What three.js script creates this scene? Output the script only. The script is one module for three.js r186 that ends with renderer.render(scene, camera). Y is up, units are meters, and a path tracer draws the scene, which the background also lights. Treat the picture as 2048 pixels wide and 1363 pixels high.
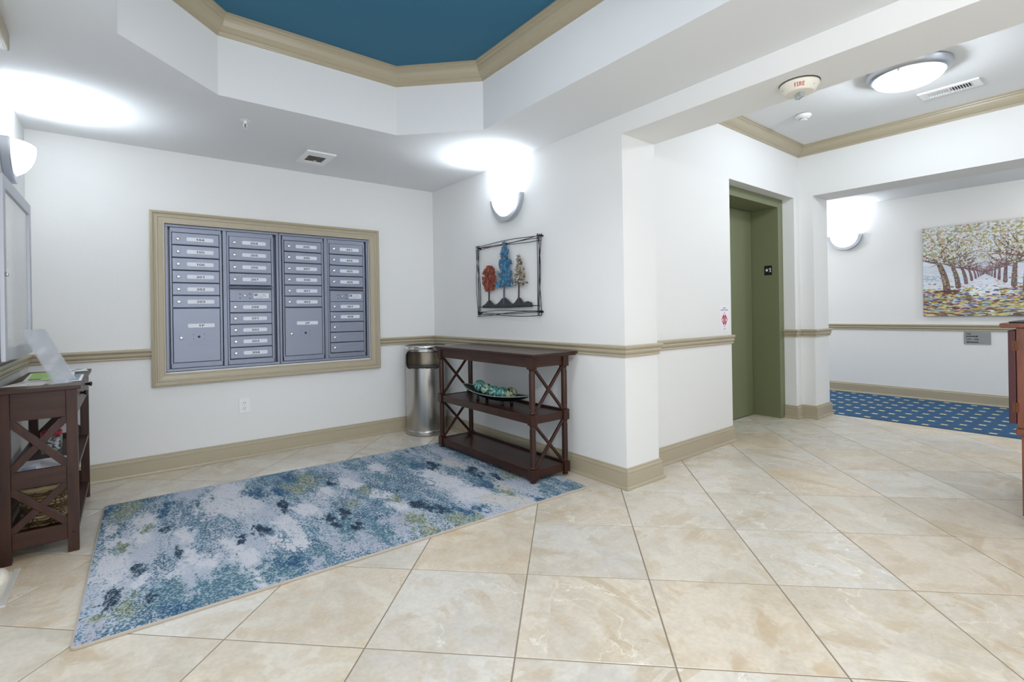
import * as THREE from 'three';
import { mergeGeometries } from 'three/addons/utils/BufferGeometryUtils.js';
import { RoundedBoxGeometry } from 'three/addons/geometries/RoundedBoxGeometry.js';
import { RectAreaLightUniformsLib } from 'three/addons/lights/RectAreaLightUniformsLib.js';

// ---------------------------------------------------------------- camera, sky, large lights, exposure
RectAreaLightUniformsLib.init();
const scene = new THREE.Scene();
const FRAME_W = 2048, FRAME_H = 1363, FOCAL = 981.69, YAW = 0.667, ROLL = -0.0158;
const camera = new THREE.PerspectiveCamera(2 * Math.atan(FRAME_H / 2 / FOCAL) * 180 / Math.PI, FRAME_W / FRAME_H, 0.05, 60);
{
  const right = new THREE.Vector3(Math.cos(YAW), 0, Math.sin(YAW)), ahead = new THREE.Vector3(Math.sin(YAW), 0, -Math.cos(YAW));
  camera.position.set(-2.518, 1.146, 4.504);
  camera.up.set(0, Math.cos(ROLL), 0).addScaledVector(right, -Math.sin(ROLL));
  camera.lookAt(camera.position.clone().add(ahead));
  camera.setViewOffset(FRAME_W, FRAME_H, 0, 57.4, FRAME_W, FRAME_H);
}
scene.background = new THREE.Color(0.55, 0.66, 0.8);           // plain daylight outside the entrance glass
const EXPOSURE = 1.2;
// daylight through the entrance glazing behind the camera
const DAYLIGHT = new THREE.Color(0.96, 0.98, 1.0);
for (const [x, z, w, power, tx, tz] of [[-1.55, 6.44, 1.9, 2.0, 0, -1], [1.7, 6.44, 1.9, 0.6, 0, -1], [-2.99, 3.0, 2.3, 0.3, 1, 0]]) {
  const day = new THREE.RectAreaLight(DAYLIGHT, power, w, 2.05);
  day.position.set(x, 1.1, z); day.lookAt(x + tx, 1.1, z + tz); scene.add(day);
}

// ---------------------------------------------------------------- measures of the place (metres)
const XL = -3.027, H = 2.403, D = 2.473, PX = 0.344, ZE = 2.326, NX0 = 1.625, NX1 = 2.93, XQ = 3.065, XQ2 = 3.435, ZO = 2.457;
const HB = 2.28, HN = 2.28, HO = 2.298, HL = 2.82, XC = 5.148, ZF = 6.5, HC = 2.5;

// ---------------------------------------------------------------- helpers
let seed = 7;
const rnd = () => { seed |= 0; seed = seed + 0x6D2B79F5 | 0; let t = Math.imul(seed ^ seed >>> 15, 1 | seed); t = t + Math.imul(t ^ t >>> 7, 61 | t) ^ t; return ((t ^ t >>> 14) >>> 0) / 4294967296; };
const ru = (a, b) => a + (b - a) * rnd();
const lattice = new Float32Array(65536); for (let i = 0; i < 65536; i++) lattice[i] = rnd();
function vnoise(x, y) {
  const xi = Math.floor(x), yi = Math.floor(y), fx = x - xi, fy = y - yi, u = fx * fx * (3 - 2 * fx), v = fy * fy * (3 - 2 * fy);
  const a = (yi & 255) << 8, b = (yi + 1 & 255) << 8, x0 = xi & 255, x1 = xi + 1 & 255;
  const p = lattice[a | x0], q = lattice[a | x1], r = lattice[b | x0], s = lattice[b | x1];
  return p + (q - p) * u + (r - p + (p - q - r + s) * u) * v;
}
function fbm(x, y, n) { let a = 0.5, s = 0, t = 0; for (let i = 0; i < n; i++) { s += a * vnoise(x, y); t += a; x = x * 2.03 + 17.3; y = y * 2.03 + 5.7; a *= 0.5; } return s / t; }
const clamp = (v, a = 0, b = 1) => Math.min(b, Math.max(a, v));
const smooth = (a, b, v) => { v = clamp((v - a) / (b - a)); return v * v * (3 - 2 * v); };
const mix = (a, b, t) => [a[0] + (b[0] - a[0]) * t, a[1] + (b[1] - a[1]) * t, a[2] + (b[2] - a[2]) * t];

function dataTexture(w, h, fn, srgb = true) {
  const d = new Uint8Array(w * h * 4);
  for (let j = 0; j < h; j++) for (let i = 0; i < w; i++) {
    const c = fn(i, j), k = (j * w + i) * 4;
    d[k] = c[0]; d[k + 1] = c[1]; d[k + 2] = c[2]; d[k + 3] = 255;
  }
  const t = new THREE.DataTexture(d, w, h); t.wrapS = t.wrapT = THREE.RepeatWrapping; t.magFilter = THREE.LinearFilter;
  if (srgb) t.colorSpace = THREE.SRGBColorSpace; t.needsUpdate = true; return t;
}
function canvasTexture(w, h, draw) {
  const c = document.createElement('canvas'); c.width = w; c.height = h; draw(c.getContext('2d'), w, h);
  const t = new THREE.CanvasTexture(c); t.colorSpace = THREE.SRGBColorSpace; return t;
}
const std = (color, roughness = 0.6, extra = {}) => new THREE.MeshStandardMaterial({ color, roughness, ...extra });
const phys = (color, roughness, extra) => new THREE.MeshPhysicalMaterial({ color, roughness, ...extra });

const used = {};
const numbered = n => { const k = used[n] = (used[n] ?? -1) + 1; return k ? `${n}_${String(k).padStart(3, '0')}` : n; };
function shade(m) { m.castShadow = m.receiveShadow = true; return m; }
function part(parent, name, geo, mat, label) { const m = shade(new THREE.Mesh(geo, mat)); m.name = name; parent.add(m); if (label) m.userData.label = label; return m; }
function structure(name, geo, mat, label) { const m = shade(new THREE.Mesh(geo, mat)); m.name = name; scene.add(m); m.userData.kind = 'structure'; if (label) m.userData.label = label; return m; }
function structGroup(name) { const g = new THREE.Group(); g.name = name; g.userData.kind = 'structure'; scene.add(g); return g; }
function thing(name, label, category, group, pos = [0, 0, 0], turn = 0) {
  const g = new THREE.Group(); g.name = numbered(name); g.position.set(...pos); g.rotation.y = turn; scene.add(g);
  g.userData = { label, category }; if (group) g.userData.group = group; return g;
}
function single(name, label, category, geo, mat, group) {
  const m = shade(new THREE.Mesh(geo, mat)); m.name = numbered(name); scene.add(m);
  m.userData = { label, category }; if (group) m.userData.group = group; return m;
}
const plain = g => { const n = g.index ? g.toNonIndexed() : g; for (const k of Object.keys(n.attributes)) if (!['position', 'normal', 'uv'].includes(k)) n.deleteAttribute(k); return n; };
const merge = list => mergeGeometries(list.map(plain), false);
// uv in metres from the dominant axis of each face
function metric(g, scale = 1, along = 'auto', ox = 0, oy = 0) {
  g = g.index ? g.toNonIndexed() : g; const p = g.attributes.position, uv = new Float32Array(p.count * 2), a = new THREE.Vector3(), b = new THREE.Vector3(), c = new THREE.Vector3(), n = new THREE.Vector3();
  for (let i = 0; i < p.count; i += 3) {
    a.fromBufferAttribute(p, i); b.fromBufferAttribute(p, i + 1); c.fromBufferAttribute(p, i + 2);
    n.subVectors(b, a).cross(c.clone().sub(a)); const ax = Math.abs(n.x), ay = Math.abs(n.y), az = Math.abs(n.z);
    [a, b, c].forEach((q, k) => {
      let u, v; if (ay >= ax && ay >= az) { u = q.x; v = q.z; } else if (ax >= az) { u = q.z; v = q.y; } else { u = q.x; v = q.y; }
      if (along === 'y' && !(ay >= ax && ay >= az)) [u, v] = [v, u]; if (along === 'z' && ay >= ax && ay >= az) [u, v] = [v, u];
      uv[(i + k) * 2] = u * scale + ox; uv[(i + k) * 2 + 1] = v * scale + oy;
    });
  }
  g.setAttribute('uv', new THREE.BufferAttribute(uv, 2)); return g;
}
const span = (x0, x1, y0, y1, z0, z1) => new THREE.BoxGeometry(x1 - x0, y1 - y0, z1 - z0).translate((x0 + x1) / 2, (y0 + y1) / 2, (z0 + z1) / 2);
const rspan = (x0, x1, y0, y1, z0, z1, r = 0.004, s = 2) => new RoundedBoxGeometry(x1 - x0, y1 - y0, z1 - z0, s, Math.min(r, (x1 - x0) / 2.01, (y1 - y0) / 2.01, (z1 - z0) / 2.01)).translate((x0 + x1) / 2, (y0 + y1) / 2, (z0 + z1) / 2);
const lathe = (pts, seg = 40) => new THREE.LatheGeometry(pts.map(p => new THREE.Vector2(p[0], p[1])), seg);
function bar(a, b, w, h, r = 0.004) {            // rounded bar from a to b, w across, h deep
  const A = new THREE.Vector3(...a), B = new THREE.Vector3(...b), L = A.distanceTo(B), dir = B.clone().sub(A).normalize();
  const g = new RoundedBoxGeometry(L, w, h, 2, Math.min(r, w / 2.1, h / 2.1));
  const m = new THREE.Matrix4(), z = Math.abs(dir.x) > Math.max(Math.abs(dir.z)) ? new THREE.Vector3(0, 0, 1) : new THREE.Vector3(1, 0, 0);
  const y = z.clone().cross(dir).normalize(); const zz = dir.clone().cross(y);
  m.makeBasis(dir, y, zz); m.setPosition(A.add(B).multiplyScalar(0.5)); return g.applyMatrix4(m);
}
const tube = (pts, r, seg = 24, rs = 6, closed = false) => new THREE.TubeGeometry(new THREE.CatmullRomCurve3(pts.map(p => new THREE.Vector3(...p)), closed), seg, r, rs, closed);
// mitred moulding: path [[x,z]...], profile [[out,height]...]; one geometry for every run of the path. Room lies to the side (-dz, dx) of travel.
function moulding(path, profile, closed = false) {
  const n = path.length, segs = closed ? n : n - 1, norm = i => { const a = path[i % n], b = path[(i + 1) % n], l = Math.hypot(b[0] - a[0], b[1] - a[1]); return [-(b[1] - a[1]) / l, (b[0] - a[0]) / l]; };
  const offset = (i, o) => {
    const p = path[i % n], has0 = closed || i > 0, has1 = closed || i < n - 1, n0 = has0 ? norm((i - 1 + n) % n) : norm(i), n1 = has1 ? norm(i % n) : n0;
    const m = [n0[0] + n1[0], n0[1] + n1[1]], k = 2 / (m[0] * m[0] + m[1] * m[1]); return [p[0] + m[0] * k * o, p[1] + m[1] * k * o];
  };
  const out = [];
  for (let s = 0; s < segs; s++) {
    const pos = [], A = profile.map(([o, h]) => { const q = offset(s, o); return [q[0], h, q[1]]; }), B = profile.map(([o, h]) => { const q = offset(s + 1, o); return [q[0], h, q[1]]; });
    const m = profile.length, tri = (a, b, c) => pos.push(...a, ...b, ...c);
    for (let k = 0; k < m; k++) { const l = (k + 1) % m; tri(A[k], B[k], B[l]); tri(A[k], B[l], A[l]); }
    const cap = THREE.ShapeUtils.triangulateShape(profile.map(p => new THREE.Vector2(...p)), []);
    for (const [a, b, c] of cap) { tri(A[a], A[b], A[c]); tri(B[a], B[c], B[b]); }
    const g = new THREE.BufferGeometry(); g.setAttribute('position', new THREE.Float32BufferAttribute(pos, 3)); g.computeVertexNormals();
    out.push(metric(g));
  }
  return out;
}
function roundRect(w, h, r) {
  const s = new THREE.Shape(), x = -w / 2, y = -h / 2;
  s.moveTo(x + r, y); s.lineTo(x + w - r, y); s.absarc(x + w - r, y + r, r, -Math.PI / 2, 0); s.lineTo(x + w, y + h - r); s.absarc(x + w - r, y + h - r, r, 0, Math.PI / 2);
  s.lineTo(x + r, y + h); s.absarc(x + r, y + h - r, r, Math.PI / 2, Math.PI); s.lineTo(x, y + r); s.absarc(x + r, y + r, r, Math.PI, Math.PI * 1.5); return s;
}
const extrude = (shape, depth, bevel = 0, seg = 2, curve = 12) => new THREE.ExtrudeGeometry(shape, { depth, bevelEnabled: bevel > 0, bevelThickness: bevel, bevelSize: bevel, bevelOffset: -bevel, bevelSegments: seg, curveSegments: curve, steps: 1 });
// sheet with its own uv box inside an atlas: front face carries the print
function printed(w, h, t, u0 = 0, v0 = 0, u1 = 1, v1 = 1) {
  const g = new THREE.BoxGeometry(w, h, t), uv = g.attributes.uv;
  for (let f = 0; f < 6; f++) for (let k = 0; k < 4; k++) { const i = f * 4 + k; if (f === 4) uv.setXY(i, u0 + (u1 - u0) * uv.getX(i), v0 + (v1 - v0) * uv.getY(i)); else uv.setXY(i, u0 + 0.002, v0 + 0.002); }
  return g;
}

// ---------------------------------------------------------------- materials
const grainBump = dataTexture(512, 512, (i, j) => { const v = 255 * (0.5 * fbm(i / 6, j / 6, 3) + 0.5 * fbm(i / 40, j / 40, 3)); return [v, v, v]; }, false);
const M = {
  wall: std(new THREE.Color(0.80, 0.80, 0.785), 0.75, { bumpMap: grainBump, bumpScale: 0.0006 }),
  ceiling: std(new THREE.Color(0.77, 0.78, 0.785), 0.8, { bumpMap: grainBump, bumpScale: 0.0006 }),
  trim: phys(new THREE.Color('#b0a58d'), 0.38, { clearcoat: 0.25, clearcoatRoughness: 0.35 }),
  crown: phys(new THREE.Color('#aca086'), 0.34, { clearcoat: 0.35, clearcoatRoughness: 0.25 }),
  teal: std(new THREE.Color('#2b6885'), 0.65, { bumpMap: grainBump, bumpScale: 0.0005 }),
  grout: std(new THREE.Color('#8f8270'), 0.9),
  olive: phys(new THREE.Color('#737858'), 0.5, { clearcoat: 0.2, clearcoatRoughness: 0.4 }),
  black: std(0x0b0b0c, 0.45), duct: std(0x8d8c88, 0.55, { metalness: 0.4 }),
  white: std(new THREE.Color(0.86, 0.86, 0.86), 0.4), paper: std(new THREE.Color(0.87, 0.87, 0.86), 0.7),
  ivory: std(new THREE.Color('#e9e4d6'), 0.4),
  brushed: new THREE.MeshStandardMaterial({ color: new THREE.Color(0.62, 0.61, 0.59), metalness: 1, roughness: 0.3 }),
  nickel: new THREE.MeshStandardMaterial({ color: new THREE.Color(0.52, 0.55, 0.6), metalness: 0.9, roughness: 0.36 }),
  chrome: new THREE.MeshStandardMaterial({ color: new THREE.Color(0.8, 0.8, 0.8), metalness: 1, roughness: 0.15 }),
  glass: phys(new THREE.Color(1, 1, 1), 0.02, { transmission: 1, thickness: 0, ior: 1.45 }),
  glow: new THREE.MeshStandardMaterial({ color: 0xffffff, roughness: 0.4, emissive: new THREE.Color(0.97, 0.985, 1.0), emissiveIntensity: 1.8 }),
};
// brushed steel of the bin: fine vertical drawing lines in the roughness
M.steel = new THREE.MeshStandardMaterial({ color: new THREE.Color(0.47, 0.455, 0.43), metalness: 1, roughness: 0.24, bumpMap: dataTexture(512, 64, (i, j) => { const v = 255 * (0.7 * vnoise(i * 0.9, j * 0.02) + 0.3 * vnoise(i * 2.1, j * 0.05)); return [v, v, v]; }, false), bumpScale: 0.0002 });
// dark stained wood, grain along u
const woodMap = dataTexture(1024, 512, (i, j) => {
  const x = i / 1024, y = j / 512, g = fbm(x * 6, y * 46 + 2 * fbm(x * 3, y * 4, 2), 4), s = vnoise(x * 14, y * 190);
  const c = mix([34, 17, 11], [74, 38, 23], clamp(0.2 + 0.9 * (g - 0.25) + 0.25 * (s - 0.5))); return c;
});
M.wood = phys(0xffffff, 0.33, { map: woodMap, specularIntensity: 0.7, clearcoat: 0.12, clearcoatRoughness: 0.15 });
const woodMap2 = dataTexture(1024, 512, (i, j) => {
  const x = i / 1024, y = j / 512, g = fbm(x * 5, y * 40 + 2 * fbm(x * 3, y * 4, 2), 4), s = vnoise(x * 14, y * 190);
  return mix([46, 26, 19], [76, 44, 32], clamp(0.15 + 0.9 * (g - 0.25) + 0.2 * (s - 0.5)));
});
M.wood2 = phys(0xffffff, 0.4, { map: woodMap2, specularIntensity: 0.7, clearcoat: 0.08, clearcoatRoughness: 0.25 });
const cherryMap = dataTexture(512, 512, (i, j) => { const x = i / 512, y = j / 512, g = fbm(x * 5, y * 40 + 2 * fbm(x * 3, y * 4, 2), 4); return mix([84, 40, 20], [134, 72, 38], clamp(0.1 + g)); });
M.cherry = phys(0xffffff, 0.32, { map: cherryMap, clearcoat: 0.4, clearcoatRoughness: 0.2 });
// stone-look porcelain: drifts of cream, sand and pale grey with thin chalky veins
const tileMap = dataTexture(1536, 1536, (i, j) => {
  const x = i / 1536 * 3, y = j / 1536 * 3;
  const wx = x + 0.35 * fbm(x * 1.6 + 9, y * 1.6, 3), wy = y + 0.35 * fbm(x * 1.6, y * 1.6 + 31, 3);
  const drift = fbm((wx + wy) * 1.1, (wy - wx) * 6.5, 5), cloud = fbm(wx * 3.1 + 40, wy * 3.1, 5), fine = fbm(x * 60, y * 60, 3), patch = fbm(wx * 1.7 + 71, wy * 1.7 + 15, 2);
  let c = mix([214, 206, 192], [206, 193, 171], smooth(0.5, 0.58, drift) * smooth(0.44, 0.6, patch));
  c = mix(c, [223, 215, 201], 0.8 * smooth(0.55, 0.6, fbm((wx + wy) * 1.3 + 30, (wy - wx) * 8 + 9, 4)) * smooth(0.4, 0.56, patch));
  c = mix(c, [222, 217, 207], 0.85 * smooth(0.5, 0.6, cloud));
  c = mix(c, [207, 201, 190], 0.7 * smooth(0.52, 0.68, fbm(wx * 3.4 + 7, wy * 3.4 + 70, 4)));
  c = mix(c, [199, 183, 157], 0.3 * smooth(0.55, 0.64, fbm(wx * 8 + 7, wy * 8 + 20, 5)));
  const v = Math.abs(fbm(wx * 2.6 + 11, wy * 2.6 + 3, 6) - 0.5), gate = smooth(0.46, 0.6, fbm(x * 1.9 + 5, y * 1.9 + 8, 2));
  c = mix(c, [238, 234, 226], 0.75 * gate * (1 - smooth(0.001, 0.009, v)));
  const v2 = Math.abs(fbm(wx * 4.4 + 51, wy * 4.4 + 13, 6) - 0.5), gate2 = smooth(0.54, 0.66, fbm(x * 2.3 + 75, y * 2.3 + 8, 2));
  c = mix(c, [186, 166, 138], 0.4 * gate2 * (1 - smooth(0.001, 0.007, v2)));
  const k = 1 + 0.08 * (fine - 0.5) + 0.05 * (fbm(x * 17 + 3, y * 17, 4) - 0.5); return [clamp(c[0] * k, 0, 255), clamp(c[1] * k, 0, 255), clamp(c[2] * k, 0, 255)];
});
M.tiles = [0xffffff, 0xfaf6ef, 0xf6f6f6, 0xfdf6ec].map(c => phys(c, 0.34, { map: tileMap, bumpMap: grainBump, bumpScale: 0.0003, clearcoat: 0.15, clearcoatRoughness: 0.25 }));
// corridor carpet: blue with straw-coloured four-pointed motifs on a diagonal grid of 0.235 m
const carpetMap = dataTexture(512, 512, (i, j) => {
  const star = (u, v) => { u -= Math.round(u); v -= Math.round(v); const a = Math.abs(u + v) * 0.7071, b = Math.abs(u - v) * 0.7071; return Math.sqrt(a) + Math.sqrt(b); };
  const u = i / 512, v = j / 512, s = Math.min(star(u, v), star(u + 0.5, v + 0.5)), n = rnd();
  const base = mix([27, 66, 104], [44, 96, 134], n * 0.8 + 0.2 * vnoise(i / 40, j / 40));
  return s < 0.5 ? mix([226, 214, 158], [204, 194, 146], n) : base;
});
M.carpet = std(0xffffff, 0.95, { map: carpetMap, bumpMap: grainBump, bumpScale: 0.002 });
// ---------------------------------------------------------------- room shell
structure('floor', span(XL - 0.15, XC + 0.15, -0.12, -0.0018, -1.6, ZF + 0.15), M.grout);
const floor = scene.getObjectByName('floor');
{ // diagonal floor tiles, each clipped to the lobby floor
  const S = 0.5202, A = 0.7771, GX = -0.7797, GZ = 3.2107, ca = Math.cos(A), sa = Math.sin(A), gap = 0.0027;
  const clip = (poly, inside, cut) => { const o = []; poly.forEach((p, i) => { const q = poly[(i + 1) % poly.length], a = inside(p), b = inside(q); if (a) o.push(p); if (a !== b) o.push(cut(p, q)); }); return o; };
  const half = (poly, ax, lim, keepLess) => clip(poly, p => keepLess ? p[ax] <= lim + 1e-9 : p[ax] >= lim - 1e-9, (p, q) => { const t = (lim - p[ax]) / (q[ax] - p[ax]); return [p[0] + (q[0] - p[0]) * t, p[1] + (q[1] - p[1]) * t]; });
  const solid = [[0.06, PX - 0.06, -1, D - 0.06], [PX - 0.06, NX0 - 0.06, -1, ZE - 0.06], [NX0 - 0.06, NX1 + 0.06, -1, 1.9], [NX1 + 0.06, XQ, -1, ZE - 0.06], [XQ + 0.06, XQ2 - 0.06, -1, ZO - 0.06]];
  for (let i = -14; i < 16; i++) for (let j = -14; j < 16; j++) {
    let poly = [[i, j], [i + 1, j], [i + 1, j + 1], [i, j + 1]].map(([a, b], k) => { const u = S * a + (k === 0 || k === 3 ? gap : -gap), v = S * b + (k < 2 ? gap : -gap); return [GX + u * ca + v * sa, GZ + u * sa - v * ca]; });
    for (const [ax, lim, less] of [[0, XL, 0], [0, XQ2 + 0.005, 1], [1, 0, 0], [1, ZF, 1]]) if (poly.length) poly = half(poly, ax, lim, less);
    if (poly.length < 3) continue;
    if (solid.some(([x0, x1, z0, z1]) => poly.every(p => p[0] > x0 && p[0] < x1 && p[1] > z0 && p[1] < z1)) || poly.every(p => p[0] > 0.1 && p[1] < 1.95)) continue;
    let area = 0; poly.forEach((p, k) => { const q = poly[(k + 1) % poly.length]; area += p[0] * q[1] - q[0] * p[1]; });
    if (Math.abs(area) < 0.004) continue; if (area < 0) poly.reverse();
    const g = extrude(new THREE.Shape(poly.map(p => new THREE.Vector2(p[0], -p[1])).reverse()), 0.0075, 0.0012, 1);
    g.rotateX(-Math.PI / 2); g.translate(0, -0.0087, 0);
    const ox = rnd(), oy = rnd(), tr = Math.floor(rnd() * 4) * Math.PI / 2 + A, ct = Math.cos(tr), st = Math.sin(tr), pos = g.attributes.position, uv = g.attributes.uv;
    for (let k = 0; k < pos.count; k++) { const x = pos.getX(k), z = pos.getZ(k); uv.setXY(k, (x * ct - z * st) / 2.1 + ox, (x * st + z * ct) / 2.1 + oy); }
    part(floor, 'floor_tile', g, M.tiles[Math.floor(rnd() * 4)]);
  }
}
structure('floor_corridor', metric(span(XQ2 + 0.005, XC, -0.0015, 0.005, -1.5, ZF), 1 / 0.235, 'auto', 0.05, 0.2), M.carpet, 'blue corridor carpet with straw coloured star motifs');
const MB = { x0: -2.283, x1: -0.697, y0: 0.733, y1: 1.857 };        // opening for the mailboxes
const walls = (list) => metric(merge(list));
structure('wall_back', walls([span(XL - 0.15, MB.x0, 0, 2.9, -0.15, 0), span(MB.x1, 0, 0, 2.9, -0.15, 0), span(MB.x0, MB.x1, 0, MB.y0, -0.15, 0), span(MB.x0, MB.x1, MB.y1, 2.9, -0.15, 0)]), M.wall);
structure('wall_left', walls([span(XL - 0.15, XL, 0, 2.9, 0, 1.75), span(XL - 0.15, XL, 0, 2.9, 4.25, ZF + 0.15), span(XL - 0.15, XL, 2.2, 2.9, 1.75, 4.25)]), M.wall);
structure('wall_right', walls([span(0, PX, 0, 2.95, -0.15, D)]), M.wall);
structure('wall_elevator', walls([span(PX, NX0, 0, 2.95, 1.8, ZE), span(NX1, XQ, 0, 2.95, 1.8, ZE), span(NX0, NX1, HN, 2.95, 1.8, ZE), span(NX0, NX1, 0, HN, 1.62, 1.8)]), M.wall);
structure('wall_opening', walls([span(XQ, XQ2, 0, 2.95, -1.5, ZO), span(XQ, XQ2, HO, 2.95, ZO, 5.3), span(XQ, XQ2, 0, 2.95, 5.3, ZF)]), M.wall);
structure('wall_corridor', walls([span(XC, XC + 0.15, 0, 2.95, -1.65, ZF + 0.15)]), M.wall);
structure('wall_corridor_end', walls([span(XQ2, XC, 0, 2.95, -1.65, -1.5)]), M.wall);
structure('beam', walls([span(0, PX, HB, 2.95, D, ZF)]), M.wall, 'dropped white beam between mailbox nook and elevator lobby');
// entrance side behind the camera: two glazed doorways
structure('wall_front', walls([span(XL, -2.55, 0, 2.95, ZF, ZF + 0.15), span(-0.55, 0.7, 0, 2.95, ZF, ZF + 0.15), span(2.7, XC, 0, 2.95, ZF, ZF + 0.15), span(-2.55, -0.55, 2.2, 2.95, ZF, ZF + 0.15), span(0.7, 2.7, 2.2, 2.95, ZF, ZF + 0.15)]), M.wall);
[-1.55, 1.7].forEach((x, k) => {
  const w = structGroup(`window_${k + 1}`);
  part(w, 'window_frame', merge([span(x - 1, x - 0.94, 0, 2.2, ZF + 0.03, ZF + 0.1), span(x + 0.94, x + 1, 0, 2.2, ZF + 0.03, ZF + 0.1), span(x - 0.03, x + 0.03, 0, 2.14, ZF + 0.03, ZF + 0.1), span(x - 0.94, x + 0.94, 2.14, 2.2, ZF + 0.03, ZF + 0.1), span(x - 0.94, x + 0.94, 0, 0.12, ZF + 0.03, ZF + 0.1)]), M.nickel);
  for (const s of [-1, 1]) part(w, 'pane', span(x + (s < 0 ? -0.94 : 0.03), x + (s < 0 ? -0.03 : 0.94), 0.12, 2.14, ZF + 0.06, ZF + 0.066), M.glass);
});
{ // glazed side entrance in the left wall, beside the camera
  const w = structGroup('window_3'), X = XL - 0.1, fr = (z0, z1, y0, y1) => span(X, X + 0.07, y0, y1, z0, z1);
  part(w, 'window_frame', merge([fr(1.75, 1.81, 0, 2.2), fr(4.19, 4.25, 0, 2.2), fr(2.97, 3.03, 0, 2.14), fr(1.81, 4.19, 2.14, 2.2), fr(1.81, 4.19, 0, 0.1)]), M.nickel);
  for (const z of [1.81, 3.03]) part(w, 'pane', span(X + 0.03, X + 0.036, 0.1, 2.14, z, z + 1.16), M.glass);
}
// nook ceiling with the octagonal tray, the tray's blue ceiling, lobby and corridor ceilings
const OCT = [[-2.0895, 1.302], [-1.0035, 1.302], [-0.565, 1.738], [-0.565, 3.86], [-1.0035, 4.296], [-2.0895, 4.296], [-2.531, 3.86], [-2.531, 1.738]];
{
  const s = new THREE.Shape([[XL, 0], [0, 0], [0, ZF], [XL, ZF]].map(p => new THREE.Vector2(p[0], -p[1])));
  s.holes.push(new THREE.Path(OCT.map(p => new THREE.Vector2(p[0], -p[1]))));
  s.holes.push(new THREE.Path([[-1.38, 0.378], [-1.244, 0.378], [-1.244, 0.538], [-1.38, 0.538]].map(p => new THREE.Vector2(p[0], -p[1]))));   // duct of the nook vent
  structure('ceiling', metric(extrude(s, 2.845 - H).rotateX(-Math.PI / 2).translate(0, H, 0)), M.ceiling);
  structure('ceiling_tray', metric(span(XL, 0, 2.845, 2.9, 0, ZF)), M.teal, 'deep blue painted ceiling inside the octagonal tray');
  const l = new THREE.Shape([[PX, ZE], [XQ, ZE], [XQ, ZF], [PX, ZF]].map(p => new THREE.Vector2(p[0], -p[1])));
  l.holes.push(new THREE.Path([[2.465, 3.5], [2.565, 3.5], [2.565, 3.76], [2.465, 3.76]].map(p => new THREE.Vector2(p[0], -p[1]))));   // duct of the lobby vent
  structure('ceiling_lobby', metric(extrude(l, 0.16).rotateX(-Math.PI / 2).translate(0, HL, 0)), M.ceiling);
  structure('ceiling_corridor', metric(span(XQ2, XC, HC, 2.95, -1.5, ZF)), M.ceiling);
}
// skirting, dado rail and cornice profiles: [out from wall, height]
const BASE = [[0, 0], [0.032, 0], [0.034, 0.007], [0.031, 0.016], [0.025, 0.021], [0.02, 0.022], [0.02, 0.094], [0.0165, 0.0965], [0.0165, 0.1], [0.019, 0.103], [0.018, 0.113], [0.013, 0.1185], [0.0095, 0.1195], [0.0095, 0.128], [0.007, 0.131], [0, 0.131]];
const RAIL = [[0, 0.845], [0.011, 0.845], [0.013, 0.851], [0.011, 0.858], [0.009, 0.860], [0.015, 0.866], [0.02, 0.873], [0.021, 0.882], [0.018, 0.889], [0.016, 0.891], [0.026, 0.899], [0.03, 0.906], [0.03, 0.914], [0.027, 0.92], [0, 0.92]];
const crownProfile = (top, h = 0.1, o = 0.085) => [[0, -1], [0.1, -1], [0.12, -0.93], [0.16, -0.9], [0.18, -0.84], [0.36, -0.78], [0.58, -0.6], [0.7, -0.38], [0.74, -0.24], [0.86, -0.2], [0.88, -0.1], [1, -0.08], [1, 0], [0, 0]].map(([a, b]) => [a * o, top + b * h]);
function runs(names, path, profile, mat, closed) { moulding(path, profile, closed).forEach((g, i) => { if (names[i]) structure(names[i], g, mat); }); }
runs(['baseboard_left', 'baseboard_back', 'baseboard_right', 'baseboard_pillar', 'baseboard_pillar_return', 'baseboard_elevator'], [[XL, 1.75], [XL, 0], [0, 0], [0, D], [PX, D], [PX, ZE], [NX0, ZE]], BASE, M.trim);
runs(['baseboard_niche', 'baseboard_elevator_corner', 'baseboard_opening', 'baseboard_jamb', 'baseboard_corridor_near'], [[NX1, 2.217], [NX1, ZE], [XQ, ZE], [XQ, ZO], [XQ2, ZO], [XQ2, -1.5]], BASE, M.trim);
runs(['baseboard_corridor'], [[XC, -1.5], [XC, ZF]], BASE, M.trim);
runs(['trim_1', 'trim_2'], [[XL, 1.75], [XL, 0], [-2.372, 0]], RAIL, M.trim);
runs(['trim_3', 'trim_4', 'trim_5', 'trim_6', 'trim_7'], [[-0.604, 0], [0, 0], [0, D], [PX, D], [PX, ZE], [NX0 + 0.012, ZE]], RAIL, M.trim);
runs(['trim_8', 'trim_9', 'trim_10', 'trim_11', 'trim_12'], [[NX1, 2.217], [NX1, ZE], [XQ, ZE], [XQ, ZO], [XQ2, ZO], [XQ2, -1.5]], RAIL, M.trim);
runs(['trim_13'], [[XC, -1.5], [XC, ZF]], RAIL, M.trim);
runs(['trim_14', 'trim_15', 'trim_16'], [[PX, ZF], [PX, ZE], [XQ, ZE], [XQ, ZF]], crownProfile(HL, 0.1, 0.085), M.trim);
runs([17, 18, 19, 20, 21, 22, 23, 24].map(n => `trim_${n}`), OCT, crownProfile(2.845, 0.105, 0.085), M.crown, true);

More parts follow.
